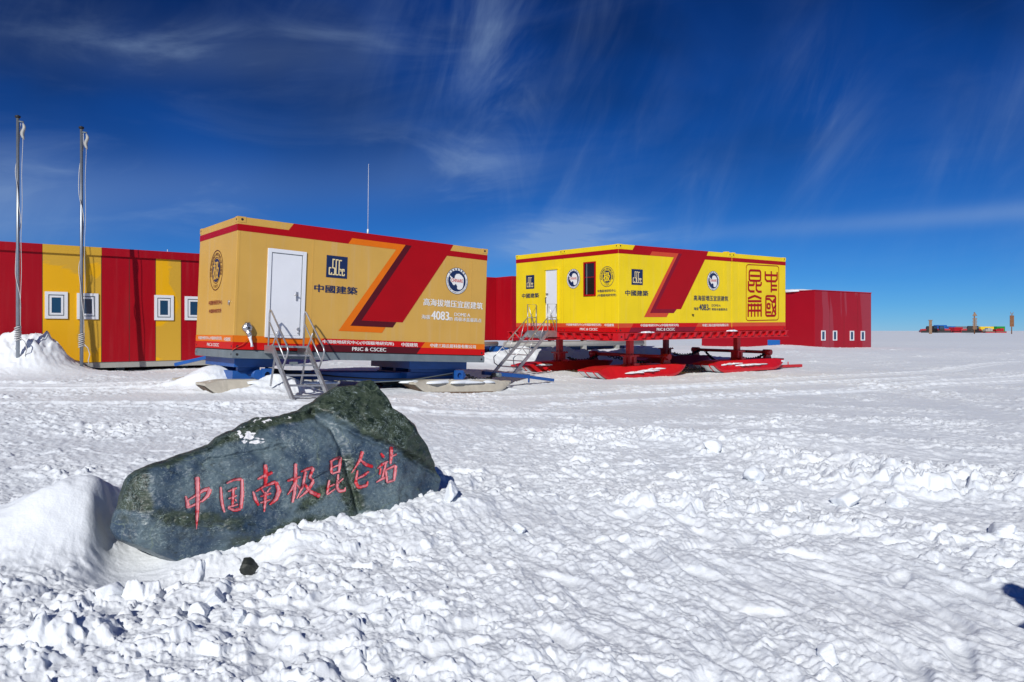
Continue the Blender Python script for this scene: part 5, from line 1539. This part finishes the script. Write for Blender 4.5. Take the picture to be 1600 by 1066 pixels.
def rock_mat():
    m = bpy.data.materials.new('green_boulder_rock'); m.use_nodes = True
    t = m.node_tree; L = t.links.new; p = t.nodes['Principled BSDF']
    p.inputs['Roughness'].default_value = .42
    tc = N(t, 'ShaderNodeTexCoord')
    def noise(sc_, det=5, ro=.55, dist=0.0, vec=None):
        n = N(t, 'ShaderNodeTexNoise'); n.inputs['Scale'].default_value = sc_; n.inputs['Detail'].default_value = det; n.inputs['Roughness'].default_value = ro; n.inputs['Distortion'].default_value = dist
        L(vec or tc.outputs['Object'], n.inputs['Vector']); return n
    def ramp(v, a, b, c=0., d_=1.):
        r = N(t, 'ShaderNodeMapRange', interpolation_type='SMOOTHSTEP'); r.inputs[1].default_value = a; r.inputs[2].default_value = b; r.inputs[3].default_value = c; r.inputs[4].default_value = d_; L(v, r.inputs[0]); return r.outputs[0]
    def mix(f, a, b):
        x = N(t, 'ShaderNodeMixRGB')
        if isinstance(f, float): x.inputs[0].default_value = f
        else: L(f, x.inputs[0])
        for k, c in ((1, a), (2, b)):
            if isinstance(c, tuple): x.inputs[k].default_value = (*c, 1)
            else: L(c, x.inputs[k])
        return x.outputs[0]
    n1 = noise(3.2, 6, .6); n2 = noise(14, 6, .65, .6); n3 = noise(60, 4, .6)
    blue = mix(ramp(n1.outputs[0], .35, .65), (.026, .052, .092), (.115, .165, .190))
    olive = mix(ramp(n2.outputs[0], .35, .65), (.010, .019, .013), (.048, .070, .042))
    at = N(t, 'ShaderNodeAttribute', attribute_name='olive')
    base = mix(ramp(at.outputs['Fac'], .25, .75), blue, olive)
    # darker blotches
    base = mix(ramp(n2.outputs[0], .52, .70, 0, .55), base, (.010, .016, .016))
    # pale scratches and veins: thin contour lines of distorted noise
    def vein(sc_, wd, amt, dist):
        n = noise(sc_, 3, .5, dist); s_ = N(t, 'ShaderNodeMath', operation='SUBTRACT'); s_.inputs[1].default_value = .5; L(n.outputs[0], s_.inputs[0])
        a = N(t, 'ShaderNodeMath', operation='ABSOLUTE'); L(s_.outputs[0], a.inputs[0])
        return ramp(a.outputs[0], 0, wd, amt, 0)
    def scratch(rot, sc_, lo, amt):
        mp = N(t, 'ShaderNodeMapping'); mp.inputs['Rotation'].default_value = rot; mp.inputs['Scale'].default_value = sc_; L(tc.outputs['Object'], mp.inputs[0])
        return ramp(noise(1, 4, .6, .5, mp.outputs[0]).outputs[0], lo, lo + .10, 0, amt)
    for rot, sc_, lo, amt, c in (((0, .5, .6), (7, 60, 60), .62, .75, (.30, .37, .38)), ((.3, -.9, .6), (6, 80, 80), .64, .7, (.26, .33, .34)), ((0, .15, .6), (4, 34, 34), .62, .6, (.012, .018, .016)), ((0, -.35, .62), (5, 45, 45), .63, .6, (.20, .25, .20))):
        base = mix(scratch(rot, sc_, lo, amt), base, c)
    v1 = vein(9, .010, .6, .7); v2 = vein(24, .030, .6, 1.2); v3 = vein(1.6, .0030, .5, .35)
    gate = ramp(noise(5, 3).outputs[0], .42, .62)
    g1 = N(t, 'ShaderNodeMath', operation='MULTIPLY'); L(v2, g1.inputs[0]); L(gate, g1.inputs[1])
    base = mix(g1.outputs[0], base, (.26, .33, .32))
    g2 = N(t, 'ShaderNodeMath', operation='MULTIPLY'); L(v1, g2.inputs[0]); L(ramp(n1.outputs[0], .45, .6), g2.inputs[1])
    base = mix(g2.outputs[0], base, (.22, .27, .27))
    base = mix(v3, base, (.17, .22, .15))
    sp = ramp(n3.outputs[0], .64, .74, 0, .5); base = mix(sp, base, (.28, .33, .31))
    sa = N(t, 'ShaderNodeAttribute', attribute_name='snowy')
    sf = ramp(sa.outputs['Fac'], .25, .5)
    base = mix(sf, base, (.85, .86, .88))
    L(base, p.inputs['Base Color'])
    rr = ramp(n2.outputs[0], .3, .7, .32, .6); L(rr, p.inputs['Roughness'])
    b = N(t, 'ShaderNodeBump'); b.inputs['Strength'].default_value = .55; b.inputs['Distance'].default_value = .012
    sm = N(t, 'ShaderNodeMath', operation='ADD'); L(n2.outputs[0], sm.inputs[0])
    s2 = N(t, 'ShaderNodeMath', operation='MULTIPLY'); s2.inputs[1].default_value = .45; L(n3.outputs[0], s2.inputs[0]); L(s2.outputs[0], sm.inputs[1])
    L(sm.outputs[0], b.inputs['Height']); L(b.outputs[0], p.inputs['Normal'])
    return m


def rock_dark(): return mat('dark_stone', (.03, .035, .03), .6, var=.4, vscale=20, bump=.6, bscale=20)


def carve_mat():
    red = mat('carved_red_paint', (.45, .008, .018), .5, var=.25, vscale=30)
    m = bpy.data.materials.new('worn_red_paint'); m.use_nodes = True
    t = m.node_tree; p = t.nodes['Principled BSDF']; p.inputs['Roughness'].default_value = .6
    tc = N(t, 'ShaderNodeTexCoord'); n = N(t, 'ShaderNodeTexNoise'); n.inputs['Scale'].default_value = 28; n.inputs['Detail'].default_value = 5
    t.links.new(tc.outputs['Object'], n.inputs['Vector'])
    n2 = N(t, 'ShaderNodeTexNoise'); n2.inputs['Scale'].default_value = 2.5; t.links.new(tc.outputs['Object'], n2.inputs['Vector'])
    ad = N(t, 'ShaderNodeMath', operation='ADD'); t.links.new(n.outputs[0], ad.inputs[0]); t.links.new(n2.outputs[0], ad.inputs[1])
    r = N(t, 'ShaderNodeMapRange'); r.inputs[1].default_value = .86; r.inputs[2].default_value = 1.06; t.links.new(ad.outputs[0], r.inputs[0])
    x = N(t, 'ShaderNodeMixRGB'); x.inputs[1].default_value = (.50, .010, .022, 1); x.inputs[2].default_value = (.60, .22, .25, 1)
    t.links.new(r.outputs[0], x.inputs[0]); t.links.new(x.outputs[0], p.inputs['Base Color'])
    return [red, m]


def rubble(name, loc, size, seed, m, rot=0.0, cut=.55):
    """irregular angular block: a cut, noised icosphere"""
    rnd = random.Random(seed)
    bm = bmesh.new(); bmesh.ops.create_icosphere(bm, subdivisions=4, radius=1)
    planes = [(Vector((rnd.uniform(-1, 1), rnd.uniform(-1, 1), rnd.uniform(-.6, 1))).normalized(), rnd.uniform(cut, .85)) for _ in range(9)]
    for v in bm.verts:
        for nn, dd in planes:
            e = v.co.dot(nn) - dd
            if e > 0: v.co -= nn * e * .93
    for v in bm.verts:
        c = v.co
        k = 1 + .05 * math.sin(c.x * 7 + seed) * math.sin(c.y * 6 - seed) + .035 * math.sin(c.z * 15 + c.x * 11 + seed) + rnd.uniform(-.012, .012)
        v.co = Vector((c.x * size[0], c.y * size[1], c.z * size[2])) * k
    me = bpy.data.meshes.new(name); bm.to_mesh(me); bm.free()
    me.polygons.foreach_set('use_smooth', [True] * len(me.polygons)); me.materials.append(m)
    o = bpy.data.objects.new(name, me); col.objects.link(o)
    o.location = loc; o.rotation_euler = (rnd.uniform(-.3, .3), rnd.uniform(-.3, .3), rot + rnd.uniform(0, 3))
    return o


def snow_blocks():
    rows = [(172, 926, .13, 'angular snow block in the shallow trough left of the boulder'), (311, 955, .12, 'flat topped snow block below the boulder'),
            (376, 963, .10, 'small cubic snow block right of the flat topped one below the boulder'), (334, 918, .12, 'rounded snow block close under the boulder edge'),
            (62, 775, .06, 'lone small snow block on the drift left of the boulder'), (1322, 772, .21, 'long rounded snow block in the middle of the rough patch on the right'),
            (1342, 724, .20, 'upright snow block at the back of the rough patch on the right'), (1402, 764, .17, 'pale snow block standing beside the long rounded one'),
            (1566, 828, .20, 'broad smooth snow block near the right edge'), (1112, 700, .22, 'lumpy snow block at the left end of the rough patch'),
            (810, 826, .10, 'small rounded snow block alone on the flat snow centre'), (1178, 735, .20, 'wide low snow block in front of the lumpy one'), (1290, 1020, .11, 'smooth snow lump at the lower right')]
    for k, (px, py, s, lab) in enumerate(rows):
        D = EYE * F / (py - 517)
        for _ in range(3): D = (EYE - gz((px - 800) / F * D, D) - s * .25) * F / (py - 517)
        x = (px - 800) / F * D
        o = rubble('snow_block', (x, D, gz(x, D) + s * .22), (s * .62, s * .5, s * .42), 30 + k, M['snow'], cut=.5)
        tag(o, lab, 'snow block', 'loose snow blocks')
    x, y = -1.96, 4.70
    o = rubble('snow_slab', (x, y, gz(x, y) + .07), (.045, .05, .11), 77, M['snow'], cut=.5); o.rotation_euler = (0, .25, .3)
    tag(o, 'thin upright snow slab just under the lower edge of the boulder', 'snow slab')
    x, y = -.50, 6.12
    o = rubble('snow_slab', (x, y, gz(x, y) + .05), (.10, .06, .12), 81, M['snow'], cut=.45)
    tag(o, 'tilted snow slab leaning on the right tip of the boulder', 'snow slab')


def ski_snow():
    fr = Frame('snow_patch', 'snow lying on the beige skis of the tan cabin sled', 'snow', MLEFT, (3, .3, -.6)); fr.o['kind'] = 'stuff'
    lump(fr, [(5.35, .30, -.66, 1.0, .30), (6.0, .32, -.655, .75, .27), (.9, .30, -.65, .8, .30), (1.7, .32, -.66, .6, .28)], .05, 4, 'snow_lump')
    fr = Frame('snow_patch', 'thin snow patches on the red skis of the yellow cabin sled', 'snow', MYEL, (4, .4, -1.1)); fr.o['kind'] = 'stuff'
    lump(fr, [(.65, .84, -1.19, .35, .10), (1.45, .70, -1.27, .5, .12), (1.95, .68, -1.24, .45, .12), (2.3, .75, -1.2, .5, .07), (6.0, .80, -1.20, .4, .16), (6.5, .80, -1.18, .4, .2), (7.4, .70, -1.25, .7, .14), (6.9, .68, -1.25, .3, .12), (9.3, .85, -1.2, .3, .12), (.5, 4.0, -1.15, .3, .1), (5.4, .0, -.01, .22, .06), (1.2, -.0, -.01, .3, .04)], .03, 9, 'snow_lump')


# ================================================================== PERSON just outside the picture on the right (casts the shadow at the lower right)
def person():
    x, y = 2.225, 1.60
    z0 = gz(x, y)
    root = bpy.data.objects.new('person', None); root.location = (x, y, z0); root.rotation_euler = (0, 0, R(30)); col.objects.link(root)
    tag(root, 'person in a red parka whose shadow falls at the lower right', 'person')
    def skin(name, V_, E_, Rr, m, lv=2):
        me = bpy.data.meshes.new(name); me.from_pydata(V_, E_, []); o = bpy.data.objects.new(name, me); col.objects.link(o)
        md = o.modifiers.new('s', 'SKIN'); me.skin_vertices[0].data[0].use_root = True
        for k, r in enumerate(Rr): me.skin_vertices[0].data[k].radius = (r, r) if not isinstance(r, tuple) else r
        o.modifiers.new('d', 'SUBSURF').levels = lv; o.modifiers['d'].render_levels = lv
        dg = bpy.context.evaluated_depsgraph_get(); m2 = bpy.data.meshes.new_from_object(o.evaluated_get(dg)); m2.materials.append(m)
        m2.polygons.foreach_set('use_smooth', [True] * len(m2.polygons))
        o.modifiers.clear(); o.data = m2; o.parent = root
        return o
    # body: pelvis, legs, boots, spine, neck, head
    V_ = [(0, 0, .92), (-.10, 0, .86), (-.12, .02, .48), (-.12, -.01, .08), (-.13, .14, .05), (.10, 0, .86), (.12, .02, .48), (.12, -.01, .08), (.14, .14, .05), (0, 0, 1.15), (0, -.01, 1.38), (0, .0, 1.50), (0, .02, 1.60), (0, .03, 1.70)]
    E_ = [(0, 1), (1, 2), (2, 3), (3, 4), (0, 5), (5, 6), (6, 7), (7, 8), (0, 9), (9, 10), (10, 11), (11, 12), (12, 13)]
    b = skin('body', V_, E_, [.16, .11, .085, .065, .055, .11, .085, .065, .055, .16, .17, .075, .095, .085], M['trouser'])
    V_ = [(0, 0, .80), (0, 0, 1.05), (0, -.01, 1.38), (-.20, -.01, 1.42), (-.28, .02, 1.14), (-.24, .16, .92), (.20, -.01, 1.42), (.28, .02, 1.14), (.24, .16, .92)]
    E_ = [(0, 1), (1, 2), (2, 3), (3, 4), (4, 5), (2, 6), (6, 7), (7, 8)]
    skin('parka', V_, E_, [(.25, .22), (.215, .18), (.19, .15), .095, .075, .06, .095, .075, .06], M['parka'])
    skin('hood', [(0, -.02, 1.46), (0, -.025, 1.60), (0, -.02, 1.72)], [(0, 1), (1, 2)], [.125, .15, .13], M['parka'])
    for s_ in (-1, 1):
        V_ = [(s_ * .24, .17, .91), (s_ * .235, .21, .86)]; E_ = [(0, 1)]; rr = [.035, .038]
        for f_, (dx, l) in enumerate(((-.03, .075), (-.01, .085), (.01, .08), (.028, .065))):
            i = len(V_); V_ += [(s_ * .235 + dx, .235, .82), (s_ * .235 + dx, .235 - .02, .82 - l * .7)]; E_ += [(1, i), (i, i + 1)]; rr += [.012, .010]
        i = len(V_); V_ += [(s_ * .195, .23, .86), (s_ * .185, .25, .825)]; E_ += [(1, i), (i, i + 1)]; rr += [.014, .012]
        skin('glove', V_, E_, rr, M['trouser'])
    bm = bmesh.new(); bmesh.ops.create_uvsphere(bm, u_segments=24, v_segments=16, radius=1)
    for v in bm.verts:
        c = v.co; nose = math.exp(-((c.x / .16) ** 2 + ((c.z + .1) / .25) ** 2)) * (c.y > 0) * .22; eye = math.exp(-(((abs(c.x) - .38) / .16) ** 2 + ((c.z - .12) / .12) ** 2)) * (c.y > 0) * .10
        v.co = Vector((c.x * .078, c.y * .09 * (1 + nose - eye) + .045, c.z * .115 + 1.63))
    me = bpy.data.meshes.new('face'); bm.to_mesh(me); bm.free(); me.materials.append(M['skin']); me.polygons.foreach_set('use_smooth', [True] * len(me.polygons))
    o = bpy.data.objects.new('face', me); col.objects.link(o); o.parent = root


# ================================================================== assemble
build_ground()
left_building(); mid_building(); right_building()
left_cabin(); left_sled(); left_stairs()
yellow_cabin(); yellow_sled(); yellow_stairs()
flagpole(28, 18.0, EYE + (517 - 179) / F * 18.0, .62, 'taller flagpole with wound rope, standing in the near foot of the snow pile', (-.20, .30), 1)
flagpole(127.5, 19.0, EYE + (517 - 197) / F * 19.0, .45, 'shorter flagpole with wound rope at the right edge of the snow pile', (-.165, .28), 4)
boulder()
snow_blocks()
ski_snow()
far_camp()
person()
for o in bpy.data.objects:
    if '_off' in o: del o['_off']
